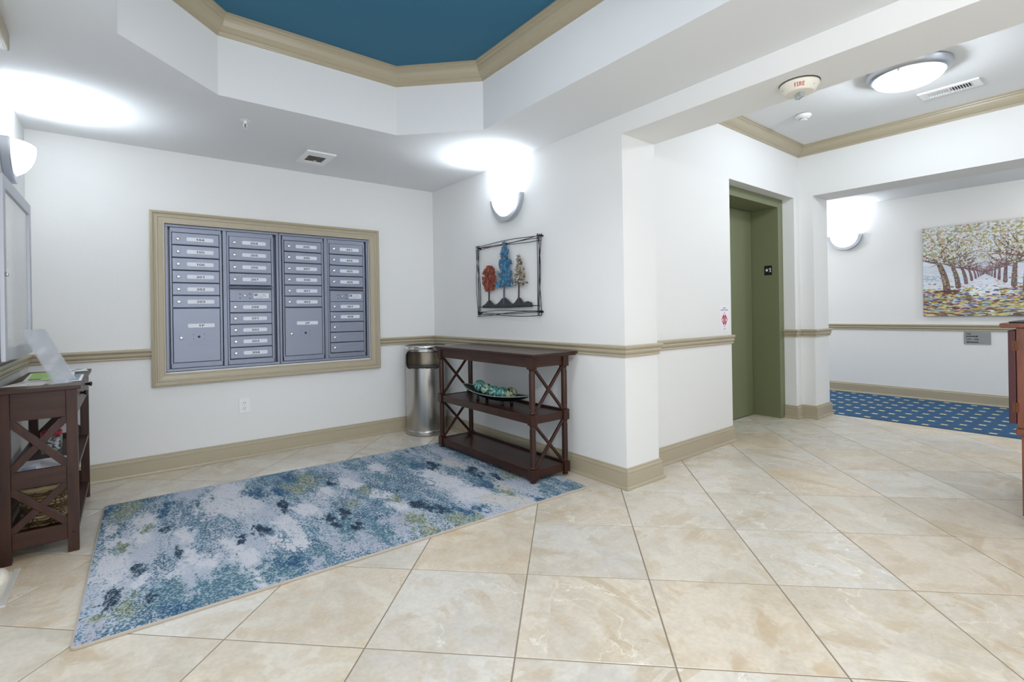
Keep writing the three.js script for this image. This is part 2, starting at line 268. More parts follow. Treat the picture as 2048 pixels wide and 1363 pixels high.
// ---------------------------------------------------------------- elevator entrance
{
  const e = structGroup('door_1'); e.userData.label = 'olive green elevator entrance with recessed sliding door';
  const zf = 2.215, zd = 1.935, jx0 = NX0 + 0.11, jx1 = 2.822, hy = 2.19;
  part(e, 'door_jamb', rspan(jx1, NX1 - 0.002, 0, HN - 0.001, zd - 0.03, zf, 0.003), M.olive);
  part(e, 'door_jamb', rspan(NX0 + 0.002, jx0, 0, HN - 0.001, zd - 0.03, zf, 0.003), M.olive);
  part(e, 'door_header', rspan(jx0, jx1, hy, HN - 0.001, zd - 0.03, zf, 0.003), M.olive);
  const mid = (jx0 + jx1) / 2;
  part(e, 'door_panel', rspan(jx0 + 0.004, mid + 0.02, 0.008, hy - 0.004, zd - 0.06, zd - 0.033, 0.002), M.olive);
  part(e, 'door_panel', rspan(mid - 0.02, jx1 - 0.009, 0.008, hy - 0.004, zd - 0.03, zd, 0.002), M.olive);
  part(e, 'car_door', span(jx0 - 0.1, jx1 + 0.1, 0, hy, zd - 0.125, zd - 0.11), M.olive);
  part(e, 'sill', span(jx0, jx1, 0, 0.004, zd - 0.11, zd + 0.004), M.duct);
}

// ---------------------------------------------------------------- mailboxes
{
  const frame = thing('mailbox_surround', 'beige moulded frame around the wall of grey mailboxes', 'frame');
  const prof = [[0, 0], [0, 0.03], [-0.012, 0.034], [-0.018, 0.031], [-0.024, 0.022], [-0.03, 0.021], [-0.036, 0.025], [-0.044, 0.025], [-0.048, 0.02], [-0.076, 0.016], [-0.079, 0.018], [-0.088, 0.018], [-0.09, 0.014], [-0.09, 0]].map(([o, h]) => [o, h]);
  const upright = g => { const p = g.attributes.position, a = p.array; for (let i = 0; i < a.length; i += 9) { const t = Array.from(a.slice(i, i + 9)); [0, 2, 1].forEach((s, k) => { a[i + k * 3] = t[s * 3]; a[i + k * 3 + 1] = t[s * 3 + 2]; a[i + k * 3 + 2] = t[s * 3 + 1]; }); } g.computeVertexNormals(); return metric(g); };
  const P = [[-2.3715, 0.634], [-0.604, 0.634], [-0.604, 1.944], [-2.3715, 1.944]];
  moulding(P, prof.map(([o, h]) => [-o, h]), true).forEach((g, i) => part(frame, ['bottom_rail', 'side_stile', 'top_rail', 'side_stile'][i], upright(g), M.trim));

  M.box = new THREE.MeshStandardMaterial({ color: new THREE.Color('#9096a6'), metalness: 0.35, roughness: 0.42 });
  M.boxFrame = new THREE.MeshStandardMaterial({ color: new THREE.Color('#8a90a1'), metalness: 0.35, roughness: 0.42 });
  const names = ['104', '105', '106', '201', '202', '203', '1P', '204', '205', '206', '207', '208', '301', '302', '303', '304', '305', '306', '307', '308', '401', '402', '2P', '403', '404', '405', '406', '407', '408'];
  const atlas = canvasTexture(1024, 1024, (c) => {
    c.fillStyle = '#dfe3ec'; c.fillRect(0, 0, 1024, 1024); c.fillStyle = '#15171c'; c.textAlign = 'center'; c.textBaseline = 'middle'; c.font = 'bold 50px sans-serif';
    names.forEach((n, i) => { const x = (i % 3) * 341 + 170, y = Math.floor(i / 3) * 64 + 32; c.save(); c.translate(x, y + 2); c.scale(1.35, 1); c.fillText(n, 0, 0); c.restore(); });
    for (let k = 0; k < 2; k++) {                     // small notice on the outgoing-mail panels
      const y = 680 + k * 160; c.fillStyle = '#e6e8ee'; c.fillRect(0, y, 400, 140); c.fillStyle = '#7c8090'; c.fillRect(14, y + 14, 90, 70); c.font = 'bold 46px sans-serif'; c.textAlign = 'left'; c.fillText('U.S. MAIL', 120, y + 44);
      c.fillStyle = '#a7a0a8'; for (let r = 0; r < 3; r++) c.fillRect(120 - (r === 2 ? 80 : 0), y + 78 + r * 18, 250 - r * 30, 8);
    }
    c.fillStyle = '#dfe3ec'; c.fillRect(500, 680, 500, 300); c.fillStyle = '#7f8594'; c.fillRect(500, 680, 500, 120); c.fillStyle = '#20222a'; c.font = 'bold 60px sans-serif'; c.textAlign = 'center'; c.fillText('OUTGOING MAIL', 750, 742);
  });
  M.plate = std(0xffffff, 0.35, { map: atlas });
  const plateShape = roundRect(0.178, 0.03, 0.009);
  const plateFor = (n) => {
    const i = names.indexOf(n), u0 = ((i % 3) * 341) / 1024, v1 = 1 - Math.floor(i / 3) * 64 / 1024, g = extrude(plateShape, 0.0012);
    const p = g.attributes.position, uv = g.attributes.uv; for (let k = 0; k < p.count; k++) uv.setXY(k, u0 + (p.getX(k) / 0.178 + 0.5) * 341 / 1024, v1 - 64 / 1024 + (p.getY(k) / 0.03 + 0.5) * 64 / 1024); return g;
  };
  const lockGeo = merge([lathe([[0, 0.011], [0.0085, 0.011], [0.0115, 0.008], [0.0125, 0.0], [0, 0]], 20).rotateX(Math.PI / 2), span(-0.0012, 0.0012, -0.006, 0.006, 0.0105, 0.0122)]);
  const holeGeo = new THREE.CylinderGeometry(0.0028, 0.0028, 0.0015, 10).rotateX(Math.PI / 2), bigHole = new THREE.CylinderGeometry(0.0095, 0.0095, 0.0015, 18).rotateX(Math.PI / 2);
  const Z0 = -0.012;      // face of the unit frames
  const emptySlot = (() => { const s = roundRect(0.178, 0.03, 0.009); s.holes.push(roundRect(0.17, 0.023, 0.0075)); return extrude(s, 0.0015); })();
  function mailDoor(u, x0, x1, y0, y1, n) {
    const d = part(u, 'mail_door', rspan(x0 + 0.002, x1 - 0.002, y0 + 0.006, y1 - 0.001, Z0 - 0.004, Z0 + 0.006, 0.0025), M.box), cy = (y0 + y1) / 2 + 0.002;
    const lip = part(d, 'hinge_lip', rspan(x0 + 0.001, x1 - 0.001, y0 + 0.0065, y0 + 0.0105, Z0 + 0.004, Z0 + 0.0095, 0.0015), M.boxFrame); lip.position.set(0, 0, 0);
    part(d, 'lock', lockGeo, M.chrome).position.set(x0 + 0.04, cy, Z0 + 0.006);
    if (n) part(d, 'number_plate', plateFor(n), M.plate, `white number plate reading ${n}`).position.set(x0 + 0.184, cy, Z0 + 0.006);
    else part(d, 'number_slot', emptySlot, M.boxFrame).position.set(x0 + 0.184, cy, Z0 + 0.006);
  }
  function parcelDoor(u, x0, x1, y0, y1, n) {
    const d = part(u, 'parcel_door', rspan(x0 + 0.002, x1 - 0.002, y0 + 0.002, y1 - 0.002, Z0 - 0.004, Z0 + 0.006, 0.003), M.box), z = Z0 + 0.006;
    part(d, 'number_plate', plateFor(n), M.plate, `white number plate reading ${n}`).position.set(x0 + 0.184, y1 - 0.135, z);
    part(d, 'number_slot', emptySlot, M.boxFrame).position.set(x0 + 0.184, y1 - 0.275, z);
    part(d, 'lock', lockGeo, M.chrome).position.set(x0 + 0.052, y1 - 0.226, z);
    part(d, 'keyhole', bigHole, M.black).position.set(x0 + 0.167, y1 - 0.222, z);
    for (const [a, b] of [[-0.036, 0.018], [0.036, 0.018], [-0.036, -0.017], [0.036, -0.017]]) part(d, 'pin_hole', holeGeo, M.black).position.set(x0 + 0.167 + a, y1 - 0.222 + b, z);
  }
  function slotColumn(u, x0, x1, tops, lower) {
    const y1 = 1.797, h = 0.0998; tops.forEach((n, i) => mailDoor(u, x0, x1, y1 - (i + 1) * h, y1 - i * h, n));
    const ys = y1 - 4 * h;
    part(u, 'slot_hood', new THREE.ExtrudeGeometry(new THREE.Shape([[0, 0], [0.026, -0.012], [0.028, -0.017], [0.02, -0.017], [0, -0.012]].map(p => new THREE.Vector2(...p))), { depth: x1 - x0 + 0.012, bevelEnabled: false }).rotateY(-Math.PI / 2).translate(x1 + 0.006, ys - 0.001, Z0 - 0.002), M.boxFrame);
    part(u, 'mail_slot', merge([span(x0, x1, ys - 0.034, ys - 0.031, Z0 - 0.07, Z0 + 0.002), span(x0, x1, ys - 0.012, ys - 0.009, Z0 - 0.07, Z0)]), M.boxFrame);
    const strip = part(u, 'slot_lettering', printed(0.17, 0.008, 0.0008, 500 / 1024, 1 - 800 / 1024, 1000 / 1024, 1 - 680 / 1024), M.plate, 'small print reading OUTGOING MAIL'); strip.position.set((x0 + x1) / 2, ys - 0.0062, Z0 + 0.0135); strip.rotation.x = -1.12;
    const p = part(u, 'service_panel', rspan(x0 + 0.002, x1 - 0.002, ys - 0.128, ys - 0.034, Z0 - 0.004, Z0 + 0.006, 0.0025), M.box), py = ys - 0.081;
    part(p, 'lock', lockGeo, M.nickel).position.set(x0 + 0.111, py, Z0 + 0.004);
    for (const [a, b] of [[-0.036, 0.013], [0.036, 0.013], [-0.036, -0.02], [0.036, -0.02]]) part(p, 'pin_hole', merge([span(-0.007, 0.007, -0.0022, 0.0022, 0, 0.001)]), M.black).position.set(x0 + 0.111 + a, py + b, Z0 + 0.006);
    part(p, 'sticker', printed(0.115, 0.042, 0.0006, 0, 1 - 820 / 1024, 400 / 1024, 1 - 680 / 1024), M.plate).position.set(x0 + 0.232, py, Z0 + 0.0063);
    const yl = ys - 0.13, hl = (yl - 0.8) / 5; lower.forEach((n, i) => mailDoor(u, x0, x1, yl - (i + 1) * hl, yl - i * hl, n));
  }
  const unit = (label, x0, x1, c1, c2, six, parcel, tops, lower) => {
    const u = thing('mailbox_unit', label, 'mailbox', 'mailbox units in the wall');
    part(u, 'cabinet', merge([span(x0, x1, MB.y0 + 0.006, MB.y1 - 0.006, -0.14, Z0 - 0.075), span(x0, x0 + 0.01, MB.y0 + 0.006, MB.y1 - 0.006, Z0 - 0.075, Z0 - 0.02), span(x1 - 0.01, x1, MB.y0 + 0.006, MB.y1 - 0.006, Z0 - 0.075, Z0 - 0.02)]), M.boxFrame);
    const f = [rspan(x0, x1, 1.835, MB.y1 - 0.004, Z0 - 0.02, Z0 + 0.004, 0.002), rspan(x0, x1, MB.y0 + 0.004, 0.757, Z0 - 0.02, Z0 + 0.004, 0.002)];
    for (const [a, b] of [[x0, x0 + 0.018], [x1 - 0.018, x1], [c1[1] + 0.024, c2[0] - 0.016]]) f.push(rspan(a, b, 0.757, 1.835, Z0 - 0.02, Z0 + 0.002, 0.002));
    for (const c of [c1, c2]) { f.push(rspan(c[0] - 0.012, c[1] + 0.014, 1.797, 1.833, Z0 - 0.02, Z0 + 0.0, 0.002), rspan(c[0] - 0.012, c[1] + 0.014, 0.76, 0.799, Z0 - 0.02, Z0, 0.002), rspan(c[1] + 0.001, c[1] + 0.017, 0.79, 1.81, Z0 - 0.02, Z0 + 0.004, 0.002), rspan(c[0] - 0.014, c[0] - 0.001, 0.79, 1.81, Z0 - 0.02, Z0 + 0.001, 0.002)); }
    part(u, 'face_frame', merge(f), M.boxFrame);
    const h = 0.0963; six.forEach((n, i) => mailDoor(u, c1[0], c1[1], 1.794 - (i + 1) * h, 1.794 - i * h, n));
    parcelDoor(u, c1[0], c1[1], 0.8, 1.794 - 6 * h, parcel);
    slotColumn(u, c2[0], c2[1], tops, lower);
  };
  unit('grey metal mailbox unit numbered 104 to 304 with parcel door 1P', MB.x0 + 0.003, -1.488, [-2.237, -1.925], [-1.858, -1.546], ['104', '105', '106', '201', '202', '203'], '1P', ['204', '205', '206', '207'], ['208', '301', '302', '303', '304']);
  unit('grey metal mailbox unit numbered 305 to 408 with parcel door 2P', -1.484, MB.x1 - 0.003, [-1.444, -1.132], [-1.062, -0.75], ['305', '306', '307', '308', '401', '402'], '2P', ['403', '404', '405', '406'], ['407', '408', null, null, null]);
}
// wall outlet under the mailboxes
{
  const o = thing('wall_outlet', 'white duplex electrical outlet low on the mailbox wall', 'outlet', null, [-1.765, 0.42, 0]);
  part(o, 'cover_plate', rspan(-0.04, 0.04, -0.06, 0.06, 0, 0.007, 0.004), M.white);
  for (const s of [1, -1]) {
    const r = part(o, 'receptacle', extrude(roundRect(0.034, 0.03, 0.013), 0.003, 0.0008, 1), M.white); r.position.set(0, s * 0.022, 0.0065);
    for (const x of [-0.007, 0.007]) part(r, 'slot', span(x - 0.0015, x + 0.0015, 0, 0.009, 0.003, 0.0044), M.black);
    part(r, 'ground_hole', new THREE.CylinderGeometry(0.0028, 0.0028, 0.0012, 10).rotateX(Math.PI / 2).translate(0, -0.007, 0.0038), M.black);
  }
  part(o, 'screw', new THREE.SphereGeometry(0.0028, 10, 6).scale(1, 1, 0.5).translate(0, 0, 0.007), M.chrome);
}
// ---------------------------------------------------------------- rug
{
  const RL = 2.504, RW = 1.6, ang = -0.03;
  const blobs = `B 0.03 0.13 0.03|G 0.12 0.17 0.07|B 0.29 0.37 0.03|B 0.33 0.22 0.02|W 0.20 0.45 0.04|W 0.06 0.49 0.03|W 0.19 0.65 0.04|W 0.09 0.71 0.04|W 0.08 0.95 0.06|W 0.08 1.10 0.04|N 0.18 1.06 0.02|N 0.30 0.63 0.01|W 0.20 1.17 0.03|W 0.18 1.24 0.03|N 0.32 0.99 0.03|W 0.38 1.10 0.03|W 0.32 1.25 0.03|W 0.43 1.21 0.03|W 0.36 0.78 0.04|W 0.55 0.45 0.09|G 0.22 0.57 0.02|G 0.10 0.78 0.02|N 0.10 1.31 0.02|T 0.29 1.41 0.06|N 0.25 1.40 0.02|B 0.31 1.56 0.03|T 0.37 1.58 0.04|L 0.35 1.42 0.03|T 0.43 1.47 0.06|G 0.16 1.40 0.03|G 0.07 1.42 0.02|L 0.06 1.50 0.03|W 0.66 0.47 0.09|W 0.64 0.21 0.08|B 0.78 0.36 0.04|N 0.86 0.65 0.03|N 0.87 0.71 0.03|B 0.89 0.43 0.03|G 1.08 0.28 0.07|G 0.99 0.42 0.05|B 1.01 0.17 0.05|W 0.83 1.05 0.05|W 0.82 0.91 0.04|W 0.84 1.21 0.04|W 0.95 0.82 0.04|N 0.70 0.98 0.04|N 0.60 1.05 0.02|W 0.52 1.03 0.03|W 0.56 1.08 0.03|W 0.74 1.15 0.02|W 0.78 1.23 0.02|N 1.11 1.04 0.04|N 1.01 1.05 0.02|N 1.02 1.17 0.02|N 1.11 1.24 0.02|T 1.06 1.20 0.07|W 1.06 1.11 0.02|B 0.76 1.43 0.03|T 0.70 1.49 0.06|T 0.52 1.46 0.06|W 0.61 1.51 0.03|W 0.61 1.41 0.02|W 0.58 1.25 0.04|T 0.88 1.41 0.04|L 0.84 1.55 0.04|L 0.98 1.44 0.05|T 1.45 0.17 0.06|W 1.13 0.62 0.04|W 1.29 0.53 0.05|N 1.19 0.51 0.02|T 1.45 0.19 0.05|W 1.57 0.39 0.06|T 1.52 0.55 0.05|W 1.30 0.57 0.05|N 1.92 0.54 0.04|B 1.82 0.49 0.04|B 1.94 0.10 0.03|W 1.83 0.93 0.09|W 1.83 0.72 0.06|C 2.05 0.59 0.06|N 2.10 0.85 0.04|N 2.07 0.97 0.02|B 2.01 1.14 0.03|W 1.88 1.22 0.07|N 1.51 1.19 0.03|N 1.54 1.28 0.03|N 1.58 1.31 0.03|N 1.51 0.90 0.01|G 1.40 1.38 0.05|G 1.38 1.54 0.04|G 1.58 1.52 0.05|G 1.68 1.54 0.04|B 1.67 1.43 0.03|B 1.77 1.48 0.03|B 1.60 1.38 0.02|G 1.43 1.00 0.03|Y 1.43 1.52 0.02|W 1.41 1.11 0.04|W 1.40 0.90 0.04|L 1.30 1.38 0.04|T 1.18 1.43 0.04|T 2.23 0.46 0.05|T 2.27 0.28 0.04|N 2.14 1.09 0.03|G 2.24 1.08 0.04|B 2.01 1.16 0.04|G 2.04 1.36 0.03|C 1.90 1.41 0.07|C 2.01 1.48 0.06|T 2.28 1.46 0.04|T 2.42 1.52 0.05|B 2.15 1.59 0.03|T 2.26 1.55 0.04|T 2.39 1.31 0.05|C 2.06 1.25 0.05|W 1.81 1.22 0.06|G 1.19 0.93 0.03|G 1.33 0.78 0.03|T 1.79 0.27 0.06|L 1.12 1.45 0.05|T 0.89 1.52 0.03`.split('|').map(t => { const [c, x, y, r] = t.split(' '); return { c, x: +x, y: +y, r: +r }; });
  const TW = 1600, TH = 1024;
  const tint = { W: [214, 215, 221], C: [206, 203, 198], L: [180, 184, 198], N: [26, 50, 74], B: [44, 92, 132], T: [84, 128, 148], G: [128, 136, 100], Y: [184, 164, 88] };
  const rugMap = dataTexture(TW, TH, (i, j) => {
    const x = i / TW * RL, y = j / TH * RW;
    // strokes of dye drawn out across the width of the rug, with torn edges
    const e1 = fbm(x * 16, y * 8, 4) - 0.5, e2 = fbm(x * 16 + 90, y * 8 + 40, 4) - 0.5, e3 = fbm(x * 46 + 20, y * 22 + 7, 3) - 0.5;
    const wx = x + 0.09 * e1 + 0.05 * e3, wy = y + 0.18 * e2 + 0.06 * (fbm(x * 60 + 5, y * 26, 2) - 0.5), rag = 1.1 * (fbm(x * 70, y * 30 + 70, 3) - 0.5) + 0.8 * e3 + 0.25 * (rnd() - 0.5);
    const w = { W: 0, C: 0, L: 0, N: 0, B: 0, T: 0, G: 0, Y: 0 };
    for (const b of blobs) {
      const soft = b.c === 'N' ? 0.8 : b.c === 'T' || b.c === 'G' ? 1.25 : 1.15, r = b.r * soft + 0.008, dx = (wx - b.x) / r, dy = (wy - b.y) / (r * (b.c === 'N' ? 2.3 : 2.0)), d = dx * dx + dy * dy; if (d > 6) continue;
      w[b.c] = Math.max(w[b.c], Math.exp(-d * 0.8));
    }
    const area = fbm(x * 5 + 3, y * 2.4 + 1, 4), streak = 0.6 * fbm(x * 15 + 60, y * 3.2, 4) + 0.4 * fbm(x * 42 + 11, y * 6 + 30, 3), grain = clamp(0.5 + 1.25 * (0.35 * rnd() + 0.65 * vnoise(x * 190, y * 150) - 0.5));
    let lightTone = mix([178, 186, 201], [203, 207, 215], area), dark = mix([52, 88, 108], [104, 142, 164], vnoise(x * 26, y * 14));
    let density = clamp(0.43 + 1.3 * (area - 0.5) + 1.1 * (streak - 0.5), 0.06, 0.66);
    const lw = Math.max(w.W, w.C) + 0.6 * rag, ll = w.L + 0.6 * rag;
    if (lw > 0.2) { const s = smooth(0.2, 0.85, lw); lightTone = mix(lightTone, w.C > w.W ? tint.C : tint.W, s); density *= 1 - 0.82 * s; }
    if (ll > 0.2) { const s = smooth(0.3, 0.62, ll); lightTone = mix(lightTone, tint.L, s); density *= 1 - 0.5 * s; }
    const top = { G: 0.5, Y: 0.48, T: 0.6, B: 0.7, N: x < 0.5 ? 0.62 : 0.84 };
    for (const k of ['G', 'Y', 'T', 'B', 'N']) { const s = smooth(0.2, 0.95, w[k] + 0.7 * rag); if (s <= 0) continue; dark = mix(dark, k === 'G' || k === 'Y' ? mix(tint[k], [48, 84, 92], 0.35) : mix(tint[k], [24, 48, 66], 0.2), s); density += (top[k] - density) * s; lightTone = mix(lightTone, mix(tint[k], [200, 204, 196], 0.55), 0.7 * s); }
    return mix(dark, lightTone, smooth(density - 0.07, density + 0.07, grain));
  });
  const pile = dataTexture(512, 512, () => { const v = 90 + 165 * rnd(); return [v, v, v]; }, false); pile.repeat.set(5, 3);
  const top = std(0xffffff, 0.97, { map: rugMap, bumpMap: pile, bumpScale: 0.004 });
  const rug = thing('area_rug', 'blue grey and white abstract area rug with beige binding on the tile', 'rug', null, [-2.636, 0, 0.625], ang);
  const shape = roundRect(RL, RW, 0.02), body = extrude(roundRect(RL - 0.012, RW - 0.012, 0.016), 0.007, 0.003, 3, 6).rotateX(-Math.PI / 2).translate(RL / 2, 0.003, RW / 2);
  const p = body.attributes.position, uv = body.attributes.uv; for (let k = 0; k < p.count; k++) uv.setXY(k, p.getX(k) / RL, p.getZ(k) / RW);
  part(rug, 'pile', body, top);
  shape.holes.push(roundRect(RL - 0.016, RW - 0.016, 0.014));
  part(rug, 'binding', extrude(shape, 0.006, 0.003, 3, 6).rotateX(-Math.PI / 2).translate(RL / 2, 0.0032, RW / 2), std(new THREE.Color('#b5aa9c'), 0.9), 'beige stitched edge binding');
}

// ---------------------------------------------------------------- steel litter bin in the corner
{
  const R = 0.19, x = -0.232, z = 0.232, HT = 0.842, face = Math.atan2(-2.518 - x, 4.504 - z) - 0.2;       // opening turned a little off the camera
  const t = thing('trash_can', 'round brushed stainless steel trash can with side opening in the corner', 'trash can', null, [x, 0, z], face);
  const y0 = 0.634, y1 = 0.788, half = 1.0;
  const wallBand = (a, b, t0, t1, r = R) => new THREE.CylinderGeometry(r, r, b - a, 64, 1, true, t0, t1).translate(0, (a + b) / 2, 0);
  // shell below, above and behind the opening; the corners of the opening are rounded
  const pos = [], uvs = [], nrm = [], NT = 96, ins = (th, y) => { const u = Math.abs(th) * R, hw = half * R, hh = (y1 - y0) / 2, rr = 0.055, dx = u - (hw - rr), dy = Math.abs(y - (y0 + y1) / 2) - (hh - rr); return dx > 0 && dy > 0 ? Math.hypot(dx, dy) < rr : u < hw && Math.abs(y - (y0 + y1) / 2) < hh; };
  const rows = [0.045]; for (let k = 1; k <= 26; k++) rows.push(0.045 + 0.5 * k / 26 * 0 + (y0 - 0.02 - 0.045) * k / 26); const nb = 60; for (let k = 1; k <= nb; k++) rows.push(y0 - 0.02 + (HT - 0.006 - y0 + 0.02) * k / nb);
  const quad = (ta, tb, ya, yb) => { const P = (th, y) => [Math.sin(th) * R, y, Math.cos(th) * R], N = th => [Math.sin(th), 0, Math.cos(th)]; for (const [th, y] of [[ta, ya], [tb, ya], [tb, yb], [ta, ya], [tb, yb], [ta, yb]]) { pos.push(...P(th, y)); nrm.push(...N(th)); uvs.push(th / (2 * Math.PI) * 3, y); } };
  const NTH = 240; for (let r = 0; r < rows.length - 1; r++) for (let k = 0; k < NTH; k++) { const ta = -Math.PI + 2 * Math.PI * k / NTH, tb = ta + 2 * Math.PI / NTH, ym = (rows[r] + rows[r + 1]) / 2; if (!ins((ta + tb) / 2, ym)) quad(ta, tb, rows[r], rows[r + 1]); }
  const shell = new THREE.BufferGeometry(); shell.setAttribute('position', new THREE.Float32BufferAttribute(pos, 3)); shell.setAttribute('normal', new THREE.Float32BufferAttribute(nrm, 3)); shell.setAttribute('uv', new THREE.Float32BufferAttribute(uvs, 2));
  part(t, 'shell', shell, M.steel);
  part(t, 'base_ring', lathe([[R - 0.004, 0.002], [R + 0.006, 0.002], [R + 0.008, 0.008], [R + 0.007, 0.036], [R + 0.004, 0.042], [R + 0.0005, 0.048], [R - 0.004, 0.048]], 72), M.steel);
  part(t, 'top_ring', lathe([[R - 0.004, HT - 0.03], [R + 0.003, HT - 0.03], [R + 0.004, HT - 0.018], [R + 0.006, HT - 0.012], [R + 0.006, HT - 0.004], [R + 0.003, HT], [R - 0.01, HT]], 72), M.chrome);
  part(t, 'lid', lathe([[0, HT - 0.004], [R - 0.02, HT - 0.004], [R - 0.006, HT - 0.002], [R - 0.004, HT - 0.012], [0, HT - 0.012]], 72), M.steel);
  const rim = []; { const hw = half * R, hh = (y1 - y0) / 2, rr = 0.055, c = (y0 + y1) / 2; const s = roundRect(hw * 2, hh * 2, rr); for (const q of s.getPoints(14)) rim.push([Math.sin(q.x / R) * (R + 0.002), c + q.y, Math.cos(q.x / R) * (R + 0.002)]); }
  part(t, 'opening_rim', tube(rim.slice(0, -1), 0.0075, 160, 8, true), M.black, 'black rubber rim around the opening');
  part(t, 'inner_liner', new THREE.CylinderGeometry(R - 0.012, R - 0.02, 0.56, 48, 1, true).translate(0, 0.5, 0), new THREE.MeshStandardMaterial({ color: 0xb5ab98, metalness: 0.85, roughness: 0.35, side: THREE.DoubleSide })).visible = true;
  t.children[t.children.length - 1].geometry = new THREE.CylinderGeometry(R - 0.012, R - 0.02, 0.66, 48, 1, true, half + 0.05, 2 * Math.PI - 2 * half - 0.1).translate(0, 0.47, 0);
  part(t, 'liner_bag', new THREE.CylinderGeometry(R - 0.03, R - 0.03, 0.012, 40).translate(0, 0.63, 0).rotateX(0.0), std(0x8a8a8c, 0.5));
}

// ---------------------------------------------------------------- three-tier console table with turned legs
const CZ0 = 0.845, CZ1 = 2.03, CX0 = -0.412, CX1 = -0.118;
{
  const t = thing('console_table', 'dark brown three tier console table with turned legs and X sides', 'table');
  const TOP = 0.868, W = M.wood, zt = g => metric(g, 1.2, 'z');
  // table top with moulded edge
  const topShape = new THREE.Shape([[-0.445, -0.79], [-0.033, -0.79], [-0.033, -2.083], [-0.445, -2.083]].map(p => new THREE.Vector2(...p)));
  part(t, 'table_top', zt(merge([extrude(topShape, 0.004, 0.007, 3).rotateX(-Math.PI / 2).translate(0, TOP - 0.011, 0), span(-0.436, -0.042, TOP - 0.028, TOP - 0.015, 0.8, 2.074)])), W);
  for (const [x, z] of [[CX0, CZ0], [CX0, CZ1], [CX1, CZ0], [CX1, CZ1]]) {
    const y = (z === CZ0 || x < -0.3) ? 0.0135 : 0.0135;
    const b = 0.025, leg = [], c = 0.0205;
    for (const [a, e] of [[0.766, TOP - 0.027], [0.395, 0.468], [0.033, 0.106]]) leg.push(rspan(-b, b, a, e, -b, b, 0.003));
    const column = (lo, hi) => lathe([[0.012, lo], [0.019, lo + 0.002], [0.0215, lo + 0.006], [0.019, lo + 0.01], [0.016, lo + 0.012], [0.019, lo + 0.016], [0.0195, lo + 0.02], [0.017, lo + 0.024], [c, lo + 0.032], [c, hi - 0.032], [0.017, hi - 0.024], [0.0195, hi - 0.02], [0.019, hi - 0.016], [0.016, hi - 0.012], [0.019, hi - 0.01], [0.0215, hi - 0.006], [0.019, hi - 0.002], [0.012, hi]], 28);
    leg.push(column(0.468, 0.766), column(0.106, 0.395), lathe([[0, y], [0.017, y], [0.02, y + 0.004], [0.02, y + 0.008], [0.015, y + 0.012], [0.013, y + 0.015], [0.019, 0.033], [0, 0.034]], 24));
    part(t, 'leg', metric(merge(leg), 1.2, 'y').translate(x, 0, z), W);
  }
  part(t, 'apron', zt(rspan(CX0 - 0.012, CX0 + 0.008, 0.776, TOP - 0.027, CZ0 + 0.02, CZ1 - 0.02, 0.002)), W);
  part(t, 'apron', zt(rspan(CX1 - 0.008, CX1 + 0.012, 0.776, TOP - 0.027, CZ0 + 0.02, CZ1 - 0.02, 0.002)), W);
  for (const z of [CZ0, CZ1]) part(t, 'apron', metric(rspan(CX0 + 0.02, CX1 - 0.02, 0.776, TOP - 0.027, z - 0.01, z + 0.01, 0.002), 1.2), W);
  for (const [y, h] of [[0.405, 0.055], [0.043, 0.055]]) {
    const s = part(t, 'shelf', zt(rspan(CX0 + 0.006, CX1 - 0.006, y, y + h - 0.008, CZ0 + 0.006, CZ1 - 0.006, 0.002)), W);
    part(s, 'edge_rail', zt(rspan(CX0 - 0.012, CX0 + 0.008, y - 0.004, y + h - 0.004, CZ0 + 0.02, CZ1 - 0.02, 0.002)), W);
    part(s, 'edge_rail', zt(rspan(CX1 - 0.008, CX1 + 0.012, y - 0.004, y + h + 0.006, CZ0 + 0.02, CZ1 - 0.02, 0.002)), W);
    for (const z of [CZ0, CZ1]) part(s, 'edge_rail', metric(rspan(CX0 + 0.02, CX1 - 0.02, y - 0.004, y + h - 0.004, z - 0.011, z + 0.011, 0.002), 1.2), W);
  }
  for (const z of [CZ0, CZ1]) for (const [lo, hi] of [[0.462, 0.776], [0.098, 0.4]]) {
    part(t, 'cross_brace', metric(bar([CX0 + 0.012, lo, z], [CX1 - 0.012, hi, z], 0.02, 0.018), 1.2, 'y'), W);
    part(t, 'cross_brace', metric(bar([CX0 + 0.012, hi, z], [CX1 - 0.012, lo, z], 0.02, 0.0165), 1.2, 'y'), W);
  }
}
